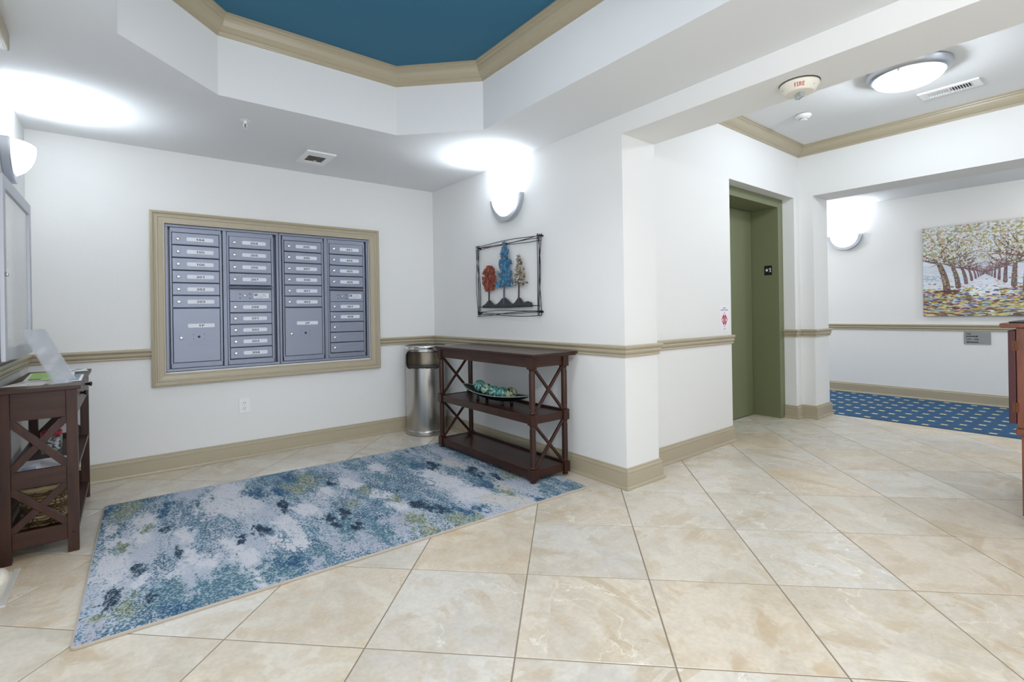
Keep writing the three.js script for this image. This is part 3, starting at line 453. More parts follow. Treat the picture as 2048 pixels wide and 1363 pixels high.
// boat-shaped bowl with five striped balls on the middle shelf
{
  const by = 0.452, cx = -0.282, cz = 1.425, HLn = 0.43;
  const b = thing('decorative_bowl', 'long black boat shaped bowl with pale rim on the console shelf', 'bowl', null, [cx, by, cz], 0);
  // outline narrows to raised tips
  const rimAt = s => { const a = Math.abs(s), w = 0.1 * Math.pow(1 - Math.pow(a, 2.0), 0.8) + 0.004, y = 0.07 + 0.032 * Math.pow(a, 2.2); return [w, y]; };
  const shellGeo = (off) => {
    const N = 56, K = 16, pos = [], idx = []; for (let i = 0; i <= N; i++) { const s = -1 + 2 * i / N, [w, y] = rimAt(s), bot = 0.02 + 0.078 * Math.pow(Math.abs(s), 2.3); for (let k = 0; k <= K; k++) { const a = -1 + 2 * k / K, ww = Math.max(w - off * 0.4, 0.001); pos.push(a * ww, Math.min(y, bot + off) + (y - Math.min(y, bot + off)) * Math.pow(Math.abs(a), 2), s * (HLn - off * 0.5)); } }
    for (let i = 0; i < N; i++) for (let k = 0; k < K; k++) { const p = i * (K + 1) + k, q = p + K + 1; idx.push(p, q, p + 1, p + 1, q, q + 1); }
    const g = new THREE.BufferGeometry(); g.setAttribute('position', new THREE.Float32BufferAttribute(pos, 3)); g.setIndex(idx); g.computeVertexNormals(); return g;
  };
  const lacquer = phys(0x0f1213, 0.4, { clearcoat: 0.15, clearcoatRoughness: 0.15, specularIntensity: 0.6, side: THREE.DoubleSide });
  const flecked = std(0xffffff, 0.35, { side: THREE.DoubleSide, map: dataTexture(256, 256, (i, j) => { const n = rnd(); return n > 0.86 ? [120, 126, 122] : n > 0.6 ? [52, 60, 60] : [20, 25, 27]; }) });
  part(b, 'outer_shell', shellGeo(0), lacquer);
  part(b, 'inner_lining', metric(shellGeo(0.005), 6), flecked, 'flecked grey lining');
  const rim = []; for (let i = 0; i <= 40; i++) { const s = -1 + 2 * i / 40, [w, y] = rimAt(s); rim.push([-w, y, s * HLn]); } for (let i = 39; i > 0; i--) { const s = -1 + 2 * i / 40, [w, y] = rimAt(s); rim.push([w, y, s * HLn]); }
  part(b, 'rim', tube(rim, 0.0035, 200, 6, true), std(0x8c978c, 0.4), 'pale grey green rim');
  for (const [x, z] of [[-0.045, 0.16], [0.045, 0.16], [-0.045, -0.16], [0.045, -0.16]]) part(b, 'foot', lathe([[0, 0], [0.01, 0.001], [0.014, 0.008], [0.012, 0.02], [0.01, 0.034], [0, 0.036]], 16).translate(x, 0, z), lacquer);
  const ballLook = (base, second, dark, turns, lines) => phys(0xffffff, 0.16, { clearcoat: 0.8, clearcoatRoughness: 0.06, map: dataTexture(256, 256, (i, j) => {
    const u = i / 256, v = j / 256, n = 0.3 * (fbm(u * 5, v * 9, 3) - 0.5), s = Math.sin((u * turns * 2 + n) * Math.PI * lines), t2 = Math.sin((u * turns * 2 + n * 1.6 + 0.2) * Math.PI * lines * 2);
    let c = mix(base, second, smooth(0.1, 0.7, t2)); if (s > 0.62) c = mix(c, dark, smooth(0.62, 0.8, s)); return mix(c, [235, 240, 230], 0.25 * smooth(0.6, 0.75, fbm(u * 12, v * 7, 3)));
  }) });
  const T1 = [70, 138, 132], T2 = [120, 178, 166], P1 = [150, 172, 142], DK = [22, 34, 34], GD = [104, 112, 78];
  const spec = [['teal ball with fine dark streaks resting highest at the trash can end of the bowl', T1, T2, DK, 1, 9, 1.218, 0.02, 0.556, 0.5],
    ['pale green ball with broad black bands beside the highest teal ball', P1, T2, DK, 1, 5, 1.323, 0.01, 0.54, 1.2],
    ['teal ball with slanting pale and black lines in the middle of the bowl', T2, T1, DK, 1, 7, 1.428, 0.0, 0.532, 0.9],
    ['plain teal glassy ball beside the gold and black ball', T1, T2, [40, 92, 92], 1, 4, 1.53, 0.01, 0.532, 0.4],
    ['green gold ball with black swirls at the pillar end of the bowl', GD, P1, DK, 1, 4, 1.64, -0.01, 0.545, 1.7]];
  spec.forEach(([label, a, c, d, turns, lines, z, dx, y, tilt]) => { const m = single('striped_ball', label, 'ball', new THREE.SphereGeometry(0.049, 40, 28).rotateX(tilt).rotateZ(0.5), ballLook(a, c, d, turns, lines), 'striped balls in the bowl'); m.position.set(cx + dx * 0.4, y, z); });
}
// ---------------------------------------------------------------- lamps
const LAMP = new THREE.Color(0.82, 0.905, 1.0), COOL = new THREE.Color(0.96, 0.972, 1.0);
const SCONCE_UP = 2.6, SCONCE_BULB = 0.12;
function sconce(label, x, y, z, turn) {
  const t = thing('wall_sconce', label, 'wall lamp', 'half bowl wall sconces', [x, y, z], turn);
  const R = 0.206, s = new THREE.Shape(); s.absarc(0, 0, R, Math.PI, 2 * Math.PI); s.lineTo(0.16, 0); s.absarc(0, 0, 0.16, 2 * Math.PI, Math.PI, true); s.lineTo(-R, 0);
  part(t, 'mounting_rim', extrude(s, 0.028, 0.006, 3, 40).translate(0, 0, 0.008), M.nickel, 'brushed metal half ring');
  const s2 = new THREE.Shape(); s2.absarc(0, 0, R - 0.004, Math.PI, 2 * Math.PI); s2.lineTo(-R + 0.004, 0);
  part(t, 'back_plate', extrude(s2, 0.008, 0, 1, 32), M.nickel);
  const bowl = new THREE.SphereGeometry(1, 48, 20, 0, Math.PI, Math.PI / 2, Math.PI / 2).scale(0.168, 0.168, 0.112).translate(0, 0.004, 0.012);
  const m = M.glow.clone(); m.side = THREE.DoubleSide; part(t, 'glass_shade', bowl, m, 'glowing white glass half bowl');
  const up = new THREE.SpotLight(LAMP, SCONCE_UP, 0, 1.0, 0.75, 2); up.position.set(0, -0.03, 0.055); up.target.position.set(0, 0.97, 0.42); up.shadow.radius = 2; t.add(up, up.target);
  const p = new THREE.PointLight(LAMP, SCONCE_BULB, 0, 2); p.position.set(0, -0.06, 0.055); p.shadow.radius = 2; t.add(p);
}
sconce('half bowl wall sconce glowing above the metal tree artwork', 0, 2.104, 1.283, -Math.PI / 2);
sconce('half bowl wall sconce glowing above the display case', XL, 2.112, 0.655, Math.PI / 2);
sconce('half bowl wall sconce glowing on the corridor wall beside the painting', XC, 2.114, 2.08, -Math.PI / 2);
function dome(label, x, y, z, power, color = LAMP, down = 0, R = 0.245) {
  const t = thing('ceiling_light', label, 'ceiling light', 'domed ceiling lights', [x, y, z]);
  part(t, 'metal_ring', lathe([[R - 0.03, 0], [R, 0], [R + 0.002, -0.012], [R - 0.004, -0.03], [R - 0.014, -0.046], [R - 0.03, -0.056], [R - 0.045, -0.058], [R - 0.05, -0.04], [R - 0.05, 0]], 64), M.nickel, 'brushed metal ring');
  const pts = []; for (let k = 0; k <= 20; k++) { const a = k / 20 * Math.PI / 2; pts.push([(R - 0.042) * Math.cos(a), -0.052 - 0.072 * Math.sin(a)]); } pts[20][0] = 0;
  part(t, 'glass_dome', lathe(pts, 56), M.glow, 'glowing white glass dome');
  for (let k = 0; k < 3; k++) part(t, 'clip', rspan(-0.006, 0.006, -0.07, -0.05, R - 0.055, R - 0.036, 0.002).rotateY(k * 2.094 + 0.5), M.chrome);
  const p = new THREE.PointLight(color, power, 0, 2); p.position.set(0, -0.085, 0); p.shadow.radius = 5; t.add(p);
  if (down) { const s = new THREE.SpotLight(color, down, 0, 1.2, 0.35, 2); s.position.set(0, -0.14, 0); s.target.position.set(0, -1.14, 0); s.shadow.radius = 8; t.add(s, s.target); }
}
dome('round domed ceiling light with metal ring in the elevator lobby', 1.85, HL, 3.525, 2.6);
dome('round domed ceiling light in the blue octagonal tray', -1.55, 2.845, 2.8, 0.35, COOL, 2.6);
dome('round domed ceiling light with metal ring on the nook ceiling near the entrance', -2.25, H, 4.85, 6.2, COOL);
dome('round domed ceiling light with metal ring near the lobby doors', 1.7, HL, 5.5, 1, COOL);
dome('round domed ceiling light in the carpeted corridor past the painting', 4.29, HC, 4.95, 3, COOL);
dome('round domed ceiling light at the far end of the carpeted corridor', 4.29, HC, 0.3, 5, COOL);

// ---------------------------------------------------------------- metal tree artwork under the sconce
{
  const t = thing('metal_wall_art', 'metal wall art of three coloured trees in a black wire frame', 'wall art', null, [0, 0, 0], -Math.PI / 2);
  const z0 = 0.868, z1 = 1.69, y0 = 1.142, y1 = 1.722, iron = std(0x17181a, 0.45, { metalness: 0.4 });
  const wire = (a, b, w) => { const pts = []; for (let k = 0; k <= 6; k++) { const s = k / 6, px = a[0] + (b[0] - a[0]) * s, py = a[1] + (b[1] - a[1]) * s, o = w * Math.sin(s * Math.PI * 1.6 + a[2]); pts.push(Math.abs(b[0] - a[0]) > Math.abs(b[1] - a[1]) ? [px, py + o, 0.03 + 0.006 * Math.sin(a[2] * 3 + s * 5)] : [px + o, py, 0.03 + 0.006 * Math.sin(a[2] * 3 + s * 5)]); } part(t, 'frame_wire', tube(pts, 0.0029, 24, 6), iron); };
  for (let k = 0; k < 4; k++) {
    const e = (k - 1.5) * 0.014, f = ((k * 2) % 4 - 1.5) * 0.014, ph = k * 1.7;
    wire([z0 - 0.022, y1 + e, ph], [z1 + 0.022, y1 + f, 0], 0.009); wire([z0 - 0.022, y0 + f, ph + 1], [z1 + 0.022, y0 + e, 0], 0.009);
    wire([z0 + e, y0 - 0.022, ph + 2], [z0 + f, y1 + 0.022, 0], 0.008); wire([z1 + f, y0 - 0.022, ph + 3], [z1 + e, y1 + 0.022, 0], 0.008);
  }
  for (const [a, b] of [[z1 + 0.012, y1 + 0.006], [z1, y0 + 0.004], [z0, y1], [z0, y0]]) part(t, 'standoff', new THREE.CylinderGeometry(0.008, 0.008, 0.034, 14).rotateX(Math.PI / 2).translate(a, b, 0.017), iron);
  const coloured = (list) => { const gs = list.map(([g, c]) => { g = plain(g); const n = g.attributes.position.count, col = new Float32Array(n * 3); for (let i = 0; i < n; i++) { col[i * 3] = c.r; col[i * 3 + 1] = c.g; col[i * 3 + 2] = c.b; } g.setAttribute('color', new THREE.BufferAttribute(col, 3)); return g; }); return mergeGeometries(gs, false); };
  const leafMat = new THREE.MeshStandardMaterial({ vertexColors: true, roughness: 0.45, metalness: 0.3 });
  function foliage(name, label, cz, w, yb, yt, n, tones, round, sz) {
    const list = [];
    for (let k = 0; k < n; k++) {
      const s = Math.pow(rnd(), 1.25), prof = round ? Math.sqrt(Math.sin(Math.PI * clamp(0.08 + s * 0.86))) : Math.pow(1 - s, 0.75) * (0.72 + 0.28 * Math.sin(s * 26)) + 0.06;
      const hw = w / 2 * prof, x = cz + (rnd() * 2 - 1) * hw, y = yb + s * (yt - yb), r = sz * ru(0.7, 1.25), sh = new THREE.Shape(), m = 7, ph = rnd() * 6;
      for (let q = 0; q < m; q++) { const a = ph + q / m * Math.PI * 2, rr = r * (q % 2 ? 1 : 0.55) * ru(0.8, 1.15); q ? sh.lineTo(Math.cos(a) * rr, Math.sin(a) * rr * 0.85) : sh.moveTo(Math.cos(a) * rr, Math.sin(a) * rr * 0.85); }
      const g = extrude(sh, 0.0014).rotateX(ru(-0.25, 0.25)).rotateY(ru(-0.25, 0.25)).translate(x, y, 0.036 + ru(-0.006, 0.006));
      const tn = tones[Math.floor(rnd() * tones.length)]; list.push([g, new THREE.Color(tn)]);
    }
    const p = part(t, name, coloured(list), leafMat, label); p.userData.kind = 'stuff';
  }
  const trunk = (z, top, col, lean = 0) => part(t, 'trunk', tube([[z, 1.215, 0.033], [z + lean * 0.4, 1.27, 0.034], [z + lean, top, 0.033]], 0.007, 12, 8), std(col, 0.5, { metalness: 0.3 }));
  trunk(1.025, 1.4, 0x3c3634, 0.012); trunk(1.24, 1.42, 0x4a5866, 0.012); trunk(1.437, 1.42, 0x453f3a, 0.01);
  foliage('foliage', 'rust red metal foliage', 1.04, 0.2, 1.34, 1.545, 230, ['#8a3d2c', '#9c4a34', '#7a3626', '#a85a40'], true, 0.019);
  foliage('foliage', 'blue metal foliage', 1.258, 0.27, 1.365, 1.725, 330, ['#3f7ea6', '#4d93bb', '#376f96', '#5f9fc0', '#6a6f78', '#3f7ea6'], false, 0.021);
  foliage('foliage', 'grey and gold speckled metal foliage', 1.45, 0.2, 1.365, 1.605, 300, ['#b9b4aa', '#9a958c', '#6f6760', '#b08f58', '#d2cec6', '#55504c'], false, 0.0135);
  const g = new THREE.Shape(); const top = []; for (let k = 0; k <= 60; k++) { const z = 0.915 + 0.69 * k / 60; let y = 1.212; for (const [c, h, w] of [[1.025, 0.045, 0.05], [1.24, 0.06, 0.075], [1.437, 0.055, 0.05], [1.54, 0.02, 0.06]]) y = Math.max(y, 1.2 + h * Math.exp(-((z - c) ** 2) / (w * w)) + 0.012); if (k % 2) y -= 0.006 * rnd(); top.push([z, k === 0 || k === 60 ? 1.2 : y]); }
  g.moveTo(top[0][0], 1.198); top.forEach(p => g.lineTo(...p)); g.lineTo(1.6, 1.186); g.lineTo(1.26, 1.182); g.lineTo(0.93, 1.188);
  part(t, 'ground_mound', metric(extrude(g, 0.004, 0.0008, 1).translate(0, 0, 0.026), 8), std(0xffffff, 0.6, { map: dataTexture(256, 256, () => { const n = rnd(); return n > 0.86 ? [120, 122, 126] : n > 0.6 ? [64, 66, 72] : [34, 35, 40]; }) }), 'black speckled metal hills');
  for (const z of [0.93, 1.59]) part(t, 'cross_wire', tube([[z0, 1.195, 0.03], [z, 1.196, 0.028], [z1, 1.194, 0.03]], 0.003, 12, 6), iron);
}

// ---------------------------------------------------------------- corridor: canvas painting and direction sign
{
  const tex = canvasTexture(1024, 1024, (c, W, Hh) => {
    const rgb = (r, g, b, v = 18) => `rgb(${clamp(r + ru(-v, v), 0, 255) | 0},${clamp(g + ru(-v, v), 0, 255) | 0},${clamp(b + ru(-v, v), 0, 255) | 0})`;
    c.fillStyle = '#dfe4ec'; c.fillRect(0, 0, W, Hh); c.fillStyle = '#cfd8e6'; c.fillRect(0, 440, W, 190);
    const dab = (x, y, rx, ry, col, rot = 0) => { c.fillStyle = col; c.beginPath(); c.ellipse(x, y, rx, ry, rot, 0, Math.PI * 2); c.fill(); };
    const VX = 520, VY = 548;
    for (let k = 0; k < 260; k++) dab(ru(0, W), ru(470, 720), ru(20, 60), ru(3, 9), rgb(214, 219, 230, 14));
    for (let k = 0; k < 40; k++) dab(ru(0, 190), ru(560, 620), ru(6, 16), ru(4, 9), rgb(176, 184, 202, 10));
    // ground leaves grow towards the front
    const pal = [[196, 164, 76], [206, 188, 120], [126, 82, 84], [112, 72, 76], [104, 122, 172], [174, 190, 216], [170, 168, 120], [196, 200, 176], [214, 206, 160], [140, 110, 84], [128, 124, 76], [214, 218, 226]];
    for (let k = 0; k < 2600; k++) {
      const s = Math.pow(k / 2600, 0.62), y = 590 + s * 440 + ru(-14, 14), near = clamp((y - 580) / 440), x = ru(-20, W + 20), open = Math.abs(x - VX) < 40 + near * 180 && near < 0.5;
      let p = pal[Math.floor(rnd() * pal.length)]; if (near < 0.3 && rnd() < 0.75) p = [216, 220, 230]; if (open && rnd() < 0.7) p = [232, 236, 242];
      dab(x, y, (8 + 36 * near) * ru(0.6, 1.2), (2.5 + 13 * near) * ru(0.6, 1.2), rgb(...p, 14), ru(-0.25, 0.25));
    }
    const tree = (bx, by, h, w, lean, tone) => {
      const col = () => rgb(tone[0], tone[1], tone[2], 12), limb = (x0, y0, x1, y1, w0, w1, bend) => { const n = 14; for (let q = 0; q <= n; q++) { const s = q / n, x = x0 + (x1 - x0) * s + bend * Math.sin(s * Math.PI), y = y0 + (y1 - y0) * s; c.fillStyle = col(); c.beginPath(); c.arc(x, y, Math.max(0.6, w0 + (w1 - w0) * s), 0, 7); c.fill(); } };
      const fx = bx + lean, fy = by - h * 0.52; limb(bx, by, fx, fy, w, w * 0.7, -lean * 0.2);
      for (let q = 0; q < 7; q++) { const a = -Math.PI / 2 + (q - 3) * 0.42 + ru(-0.1, 0.1), L = h * ru(0.4, 0.62), ex = fx + Math.cos(a) * L, ey = fy + Math.sin(a) * L; limb(fx, fy, ex, ey, w * 0.5, w * 0.15, ru(-1, 1) * h * 0.06); for (let r = 0; r < 3; r++) { const b = a + ru(-0.8, 0.8); limb(fx + Math.cos(a) * L * 0.6, fy + Math.sin(a) * L * 0.6, fx + Math.cos(a) * L * 0.6 + Math.cos(b) * L * 0.5, fy + Math.sin(a) * L * 0.6 + Math.sin(b) * L * 0.5, w * 0.22, w * 0.08, 0); } }
      for (let q = 0; q < 40 * w / 10; q++) { const s = rnd(); dab(bx + lean * s + ru(-w, w) * 0.7, by - h * 0.52 * s, ru(1, w * 0.22), ru(1, w * 0.16), rnd() < 0.6 ? rgb(186, 176, 160, 20) : rgb(70, 48, 50, 10)); }
    };
    const leafPal = [[180, 176, 132], [190, 178, 118], [178, 184, 166], [206, 210, 204], [192, 166, 122], [212, 218, 219], [168, 171, 146], [220, 224, 227], [216, 221, 228], [160, 142, 112]];
    const leaves = (n, keep) => { for (let k = 0; k < n; k++) { const x = ru(-10, W + 10), y = Math.pow(rnd(), 0.9) * 545, dx = Math.abs(x - VX) / 520, lim = 560 - 190 * Math.pow(dx, 0.7); if (y > lim || rnd() > keep) continue; const r = 3 + 11 * Math.min(1, Math.hypot(x - VX, y - VY) / 560); dab(x, y, r * ru(0.5, 1.15), r * ru(0.4, 0.9), rgb(...leafPal[Math.floor(rnd() * leafPal.length)], 16), ru(-0.7, 0.7)); } };
    leaves(2600, 1);
    for (let k = 13; k >= 0; k--) { const s = Math.pow(0.7, k), off = 310 * s, by = VY + 12 + 190 * s; for (const sd of [-1, 1]) tree(VX + sd * off, by, 620 * s + 20, 32 * s + 1.8, (sd < 0 ? -70 : 16) * s, k < 2 ? [122, 102, 92] : [120, 94, 100]); }
    leaves(2000, 0.9);
    for (let k = 0; k < 30; k++) dab(210 + ru(-90, 90), 752 + ru(-14, 20), ru(10, 30), ru(4, 8), rgb(110, 60, 62, 14));
  });
  const p = thing('canvas_painting', 'unframed canvas painting of an autumn tree avenue on the corridor wall', 'painting', null, [XC - 0.003, 1.55, 3.45], -Math.PI / 2);
  part(p, 'canvas', rspan(-0.543, 0.543, -0.53, 0.53, 0, 0.032, 0.003), std(0x6d5648, 0.8), 'wrapped canvas edge');
  part(p, 'painted_face', printed(1.082, 1.056, 0.002).translate(0, 0, 0.0325), std(0xffffff, 0.75, { map: tex, bumpMap: grainBump, bumpScale: 0.001 }));
  const sign = canvasTexture(512, 332, (c) => {
    for (let y = 0; y < 332; y++) { c.fillStyle = `rgb(${148 + ru(-9, 9) | 0},${150 + ru(-9, 9) | 0},${150 + ru(-9, 9) | 0})`; c.fillRect(0, y, 512, 1); }
    c.fillStyle = '#17181a'; c.font = 'bold 58px sans-serif'; c.textBaseline = 'middle'; c.fillText('104', 42, 56); c.fillText('105 - 106', 42, 200);
    const arrow = (x0, x1, y) => { const d = Math.sign(x1 - x0); c.fillRect(Math.min(x0, x1 - d * 30), y - 11, Math.abs(x1 - x0) - 26, 22); c.beginPath(); c.moveTo(x1, y); c.lineTo(x1 - d * 36, y - 24); c.lineTo(x1 - d * 36, y + 24); c.fill(); };
    arrow(42, 276, 122); c.fillRect(70, 264, 212, 22); c.beginPath(); c.moveTo(44, 275); c.lineTo(82, 251); c.lineTo(82, 299); c.fill();
  });
  const s = thing('direction_sign', 'brushed metal sign reading 104 and 105 - 106 with arrows below the painting', 'sign', null, [XC, 0.766, 3.38], -Math.PI / 2);
  part(s, 'plate', extrude(roundRect(0.236, 0.152, 0.008), 0.003, 0.0008, 1).translate(0, 0, 0.0008), M.brushed);
  part(s, 'sign_face', printed(0.228, 0.145, 0.0008).translate(0, 0, 0.005), std(0xffffff, 0.45, { map: sign, metalness: 0.3 }));
}
// elevator signs
{
  const tex = canvasTexture(256, 320, (c) => {
    c.fillStyle = '#0c0d10'; c.fillRect(0, 0, 256, 320); c.fillStyle = '#f2f4f6'; c.font = 'bold 190px serif'; c.textBaseline = 'alphabetic'; c.fillText('1', 146, 216);
    c.beginPath(); for (let k = 0; k < 10; k++) { const a = -Math.PI / 2 + k * Math.PI / 5, r = k % 2 ? 27 : 68; k ? c.lineTo(86 + Math.cos(a) * r, 150 + Math.sin(a) * r) : c.moveTo(86 + Math.cos(a) * r, 150 + Math.sin(a) * r); } c.fill();
    c.fillStyle = '#3a3c40'; for (const [x, y] of [[60, 262], [76, 262], [60, 278], [160, 262], [176, 278]]) { c.beginPath(); c.arc(x, y, 5, 0, 7); c.fill(); }
  });
  const t = thing('floor_number_sign', 'black plate with white star and 1 on the elevator jamb', 'sign', null, [2.822, 1.545, 2.108], -Math.PI / 2);
  part(t, 'plate', rspan(-0.039, 0.039, -0.05, 0.05, 0, 0.003, 0.001), M.black);
  part(t, 'sign_face', printed(0.076, 0.098, 0.0006).translate(0, 0, 0.0034), std(0xffffff, 0.4, { map: tex }));
  const st = canvasTexture(256, 400, (c) => {
    c.fillStyle = '#eceaf0'; c.fillRect(0, 0, 256, 400); c.fillStyle = '#2e3350'; c.font = 'bold 30px sans-serif'; c.textAlign = 'center'; c.fillText('SAFETY', 128, 46); c.fillText('INSTRUCTIONS', 128, 78);
    const dia = (x, y, w, h, col) => { c.fillStyle = col; c.beginPath(); c.moveTo(x, y - h); c.lineTo(x + w, y); c.lineTo(x, y + h); c.lineTo(x - w, y); c.fill(); };
    dia(128, 222, 92, 128, '#b4243c'); dia(128, 136, 26, 34, '#f3d9dc'); dia(72, 226, 22, 30, '#f3d9dc'); dia(184, 226, 22, 30, '#f3d9dc'); dia(128, 310, 22, 30, '#f3d9dc');
    c.fillStyle = '#f6e4e6'; c.fillRect(106, 180, 10, 96); c.fillRect(140, 180, 10, 96); c.fillStyle = '#6c1426'; dia(128, 214, 14, 44, '#6c1426'); c.fillStyle = '#2e3350'; c.font = 'bold 24px sans-serif'; c.fillText('FIRE', 128, 382);
  });
  const k = thing('fire_notice', 'white notice with a red diamond on the wall beside the elevator', 'notice', null, [1.51, 1.066, ZE]);
  part(k, 'sheet', printed(0.142, 0.212, 0.001).translate(0, 0, 0.0008), std(0xffffff, 0.6, { map: st }));
}

// ---------------------------------------------------------------- ceiling fittings
{
  const v = thing('ceiling_vent', 'small white square edged ceiling vent near the mailbox wall', 'vent', 'ceiling air vents', [-1.312, H, 0.478]);
  const f = new THREE.Shape([[-0.11, -0.162], [0.11, -0.162], [0.11, 0.162], [-0.11, 0.162]].map(p => new THREE.Vector2(...p))); f.holes.push(new THREE.Path([[-0.068, -0.1], [0.068, -0.1], [0.068, 0.06], [-0.068, 0.06]].map(p => new THREE.Vector2(...p))));
  part(v, 'frame', extrude(f, 0.006, 0.004, 2).rotateX(Math.PI / 2).translate(0, -0.003, 0), M.white);
  part(v, 'duct', merge([span(-0.068, 0.068, 0.2, 0.203, -0.1, 0.06), span(-0.068, -0.065, 0, 0.2, -0.1, 0.06), span(0.065, 0.068, 0, 0.2, -0.1, 0.06), span(-0.068, 0.068, 0, 0.2, -0.1, -0.097), span(-0.068, 0.068, 0, 0.2, 0.057, 0.06)]), M.duct);
  for (let k = 0; k < 5; k++) part(v, 'louvre', bar([-0.068, -0.005, -0.086 + k * 0.033], [0.068, -0.005, -0.086 + k * 0.033], 0.0015, 0.018, 0.0005).rotateX(0), std(0x6e6a5e, 0.6));
  part(v, 'damper_lever', bar([0.002, -0.006, -0.07], [0.012, -0.02, -0.03], 0.006, 0.004), M.white);
  const w = thing('ceiling_vent', 'long white slotted ceiling vent beside the lobby light', 'vent', 'ceiling air vents', [2.515, HL, 3.63]);
  const F = new THREE.Shape([[-0.085, -0.18], [0.085, -0.18], [0.085, 0.18], [-0.085, 0.18]].map(p => new THREE.Vector2(...p))); F.holes.push(new THREE.Path([[-0.05, -0.13], [0.05, -0.13], [0.05, 0.13], [-0.05, 0.13]].map(p => new THREE.Vector2(...p))));
  part(w, 'frame', extrude(F, 0.005, 0.003, 2).rotateX(Math.PI / 2).translate(0, -0.003, 0), M.white);
  part(w, 'duct', merge([span(-0.05, 0.05, 0.12, 0.123, -0.13, 0.13), span(-0.05, -0.047, 0, 0.12, -0.13, 0.13), span(0.047, 0.05, 0, 0.12, -0.13, 0.13), span(-0.05, 0.05, 0, 0.12, -0.13, -0.127), span(-0.05, 0.05, 0, 0.12, 0.127, 0.13)]), M.duct);
  for (let k = 0; k < 17; k++) { const z = -0.125 + k * 0.0156, m = part(w, 'louvre', span(-0.05, 0.05, -0.0008, 0.0008, -0.0075, 0.0075), M.white); m.position.set(0, -0.007, z); m.rotation.x = k < 9 ? -0.75 : 0.75; }
  part(w, 'divider', span(-0.05, 0.05, -0.011, -0.003, 0.0, 0.003), M.white);
}
{
  const t = thing('sprinkler_head', 'small white fire sprinkler head hanging from the nook ceiling', 'sprinkler', null, [-1.9, H, 0.985]);
  part(t, 'escutcheon', lathe([[0, -0.004], [0.014, -0.006], [0.036, -0.003], [0.038, 0], [0, 0]], 32), M.white);
  part(t, 'nozzle', lathe([[0, -0.022], [0.008, -0.022], [0.009, -0.006], [0.012, -0.004], [0, -0.004]], 20), M.white);
  for (const s of [-1, 1]) part(t, 'frame_arm', tube([[s * 0.007, -0.02, 0], [s * 0.011, -0.034, 0], [s * 0.003, -0.05, 0]], 0.0022, 10, 6), M.white);
  part(t, 'glass_bulb', new THREE.CylinderGeometry(0.0022, 0.0022, 0.026, 10).translate(0, -0.035, 0), std(0x7c2a22, 0.25), 'dark red bulb');
  part(t, 'deflector', lathe([[0, -0.053], [0.013, -0.054], [0.013, -0.052], [0, -0.05]], 24), M.white);
}
{
  const t = thing('smoke_detector', 'round white smoke detector on the lobby ceiling', 'smoke detector', null, [2.13, HL, 2.735]);
  part(t, 'housing', lathe([[0, -0.034], [0.03, -0.034], [0.05, -0.026], [0.062, -0.014], [0.064, 0], [0, 0]], 40), M.white);
  part(t, 'sensor_cap', lathe([[0, -0.05], [0.026, -0.05], [0.03, -0.046], [0.03, -0.034], [0, -0.034]], 32), M.white);
  for (let k = 0; k < 14; k++) part(t, 'vent_slot', span(-0.0022, 0.0022, -0.045, -0.037, 0.0285, 0.031).rotateY(k * Math.PI / 7), std(0x5c5c5c, 0.7));
}
{
  const t = thing('fire_alarm_strobe', 'ivory ceiling fire alarm with clear strobe lens on the beam', 'fire alarm', null, [0.178, HB, 3.462], 0);
  part(t, 'gasket', lathe([[0, -0.002], [0.092, -0.002], [0.092, 0], [0, 0]], 48), std(0x4a4236, 0.7));
  part(t, 'housing', lathe([[0, -0.05], [0.058, -0.05], [0.068, -0.048], [0.0895, -0.014], [0.0895, -0.002], [0, -0.002]], 56), M.ivory);
  const lens = part(t, 'strobe_lens', extrude(roundRect(0.05, 0.026, 0.008), 0.02, 0.004, 2).rotateX(Math.PI / 2).translate(0, -0.05, 0), phys(0xdfe4ea, 0.06, { transmission: 0.7, thickness: 0.02, ior: 1.5 }), 'clear strobe lens'); lens.rotation.y = 0.9;
  part(t, 'flash_tube', new THREE.CylinderGeometry(0.004, 0.004, 0.034, 10).rotateZ(Math.PI / 2).rotateY(0.9).translate(0, -0.06, 0), M.chrome);
  const tex = canvasTexture(256, 96, (c) => { c.fillStyle = '#e9e4d6'; c.fillRect(0, 0, 256, 96); c.fillStyle = '#b23a2c'; c.font = 'bold 78px sans-serif'; c.textAlign = 'center'; c.textBaseline = 'middle'; c.save(); c.translate(128, 50); c.scale(1.15, 1); c.fillText('FIRE', 0, 0); c.restore(); });
  const face = Math.atan2(-2.518 - 0.178, 4.504 - 3.462), lettering = new THREE.CylinderGeometry(0.0886, 0.0702, 0.029, 24, 1, true, face - 0.4, 0.8).translate(0, -0.031, 0);
  part(t, 'lettering', lettering, std(0xffffff, 0.45, { map: tex }), 'red lettering reading FIRE');
  for (const a of [face + 0.9, face - 1.1]) part(t, 'screw', new THREE.SphereGeometry(0.003, 8, 6).translate(Math.sin(a) * 0.082, -0.034, Math.cos(a) * 0.082), M.nickel);
}
{ // valance over the side entrance, at the picture's upper left edge
  const t = thing('window_valance', 'beige valance with white underside at the ceiling over the left wall', 'valance', null, [-2.964, H, 2.55]);
  part(t, 'frame', merge([rspan(-0.06, -0.042, -0.075, 0, -1.1, 1.1, 0.006), rspan(0.042, 0.06, -0.075, 0, -1.1, 1.1, 0.006), rspan(-0.06, 0.06, -0.075, 0, -1.1, -1.082, 0.006), rspan(-0.06, 0.06, -0.075, 0, 1.082, 1.1, 0.006)]), M.trim);
  part(t, 'underside', rspan(-0.048, 0.048, -0.077, -0.066, -1.09, 1.09, 0.003), M.white);
}
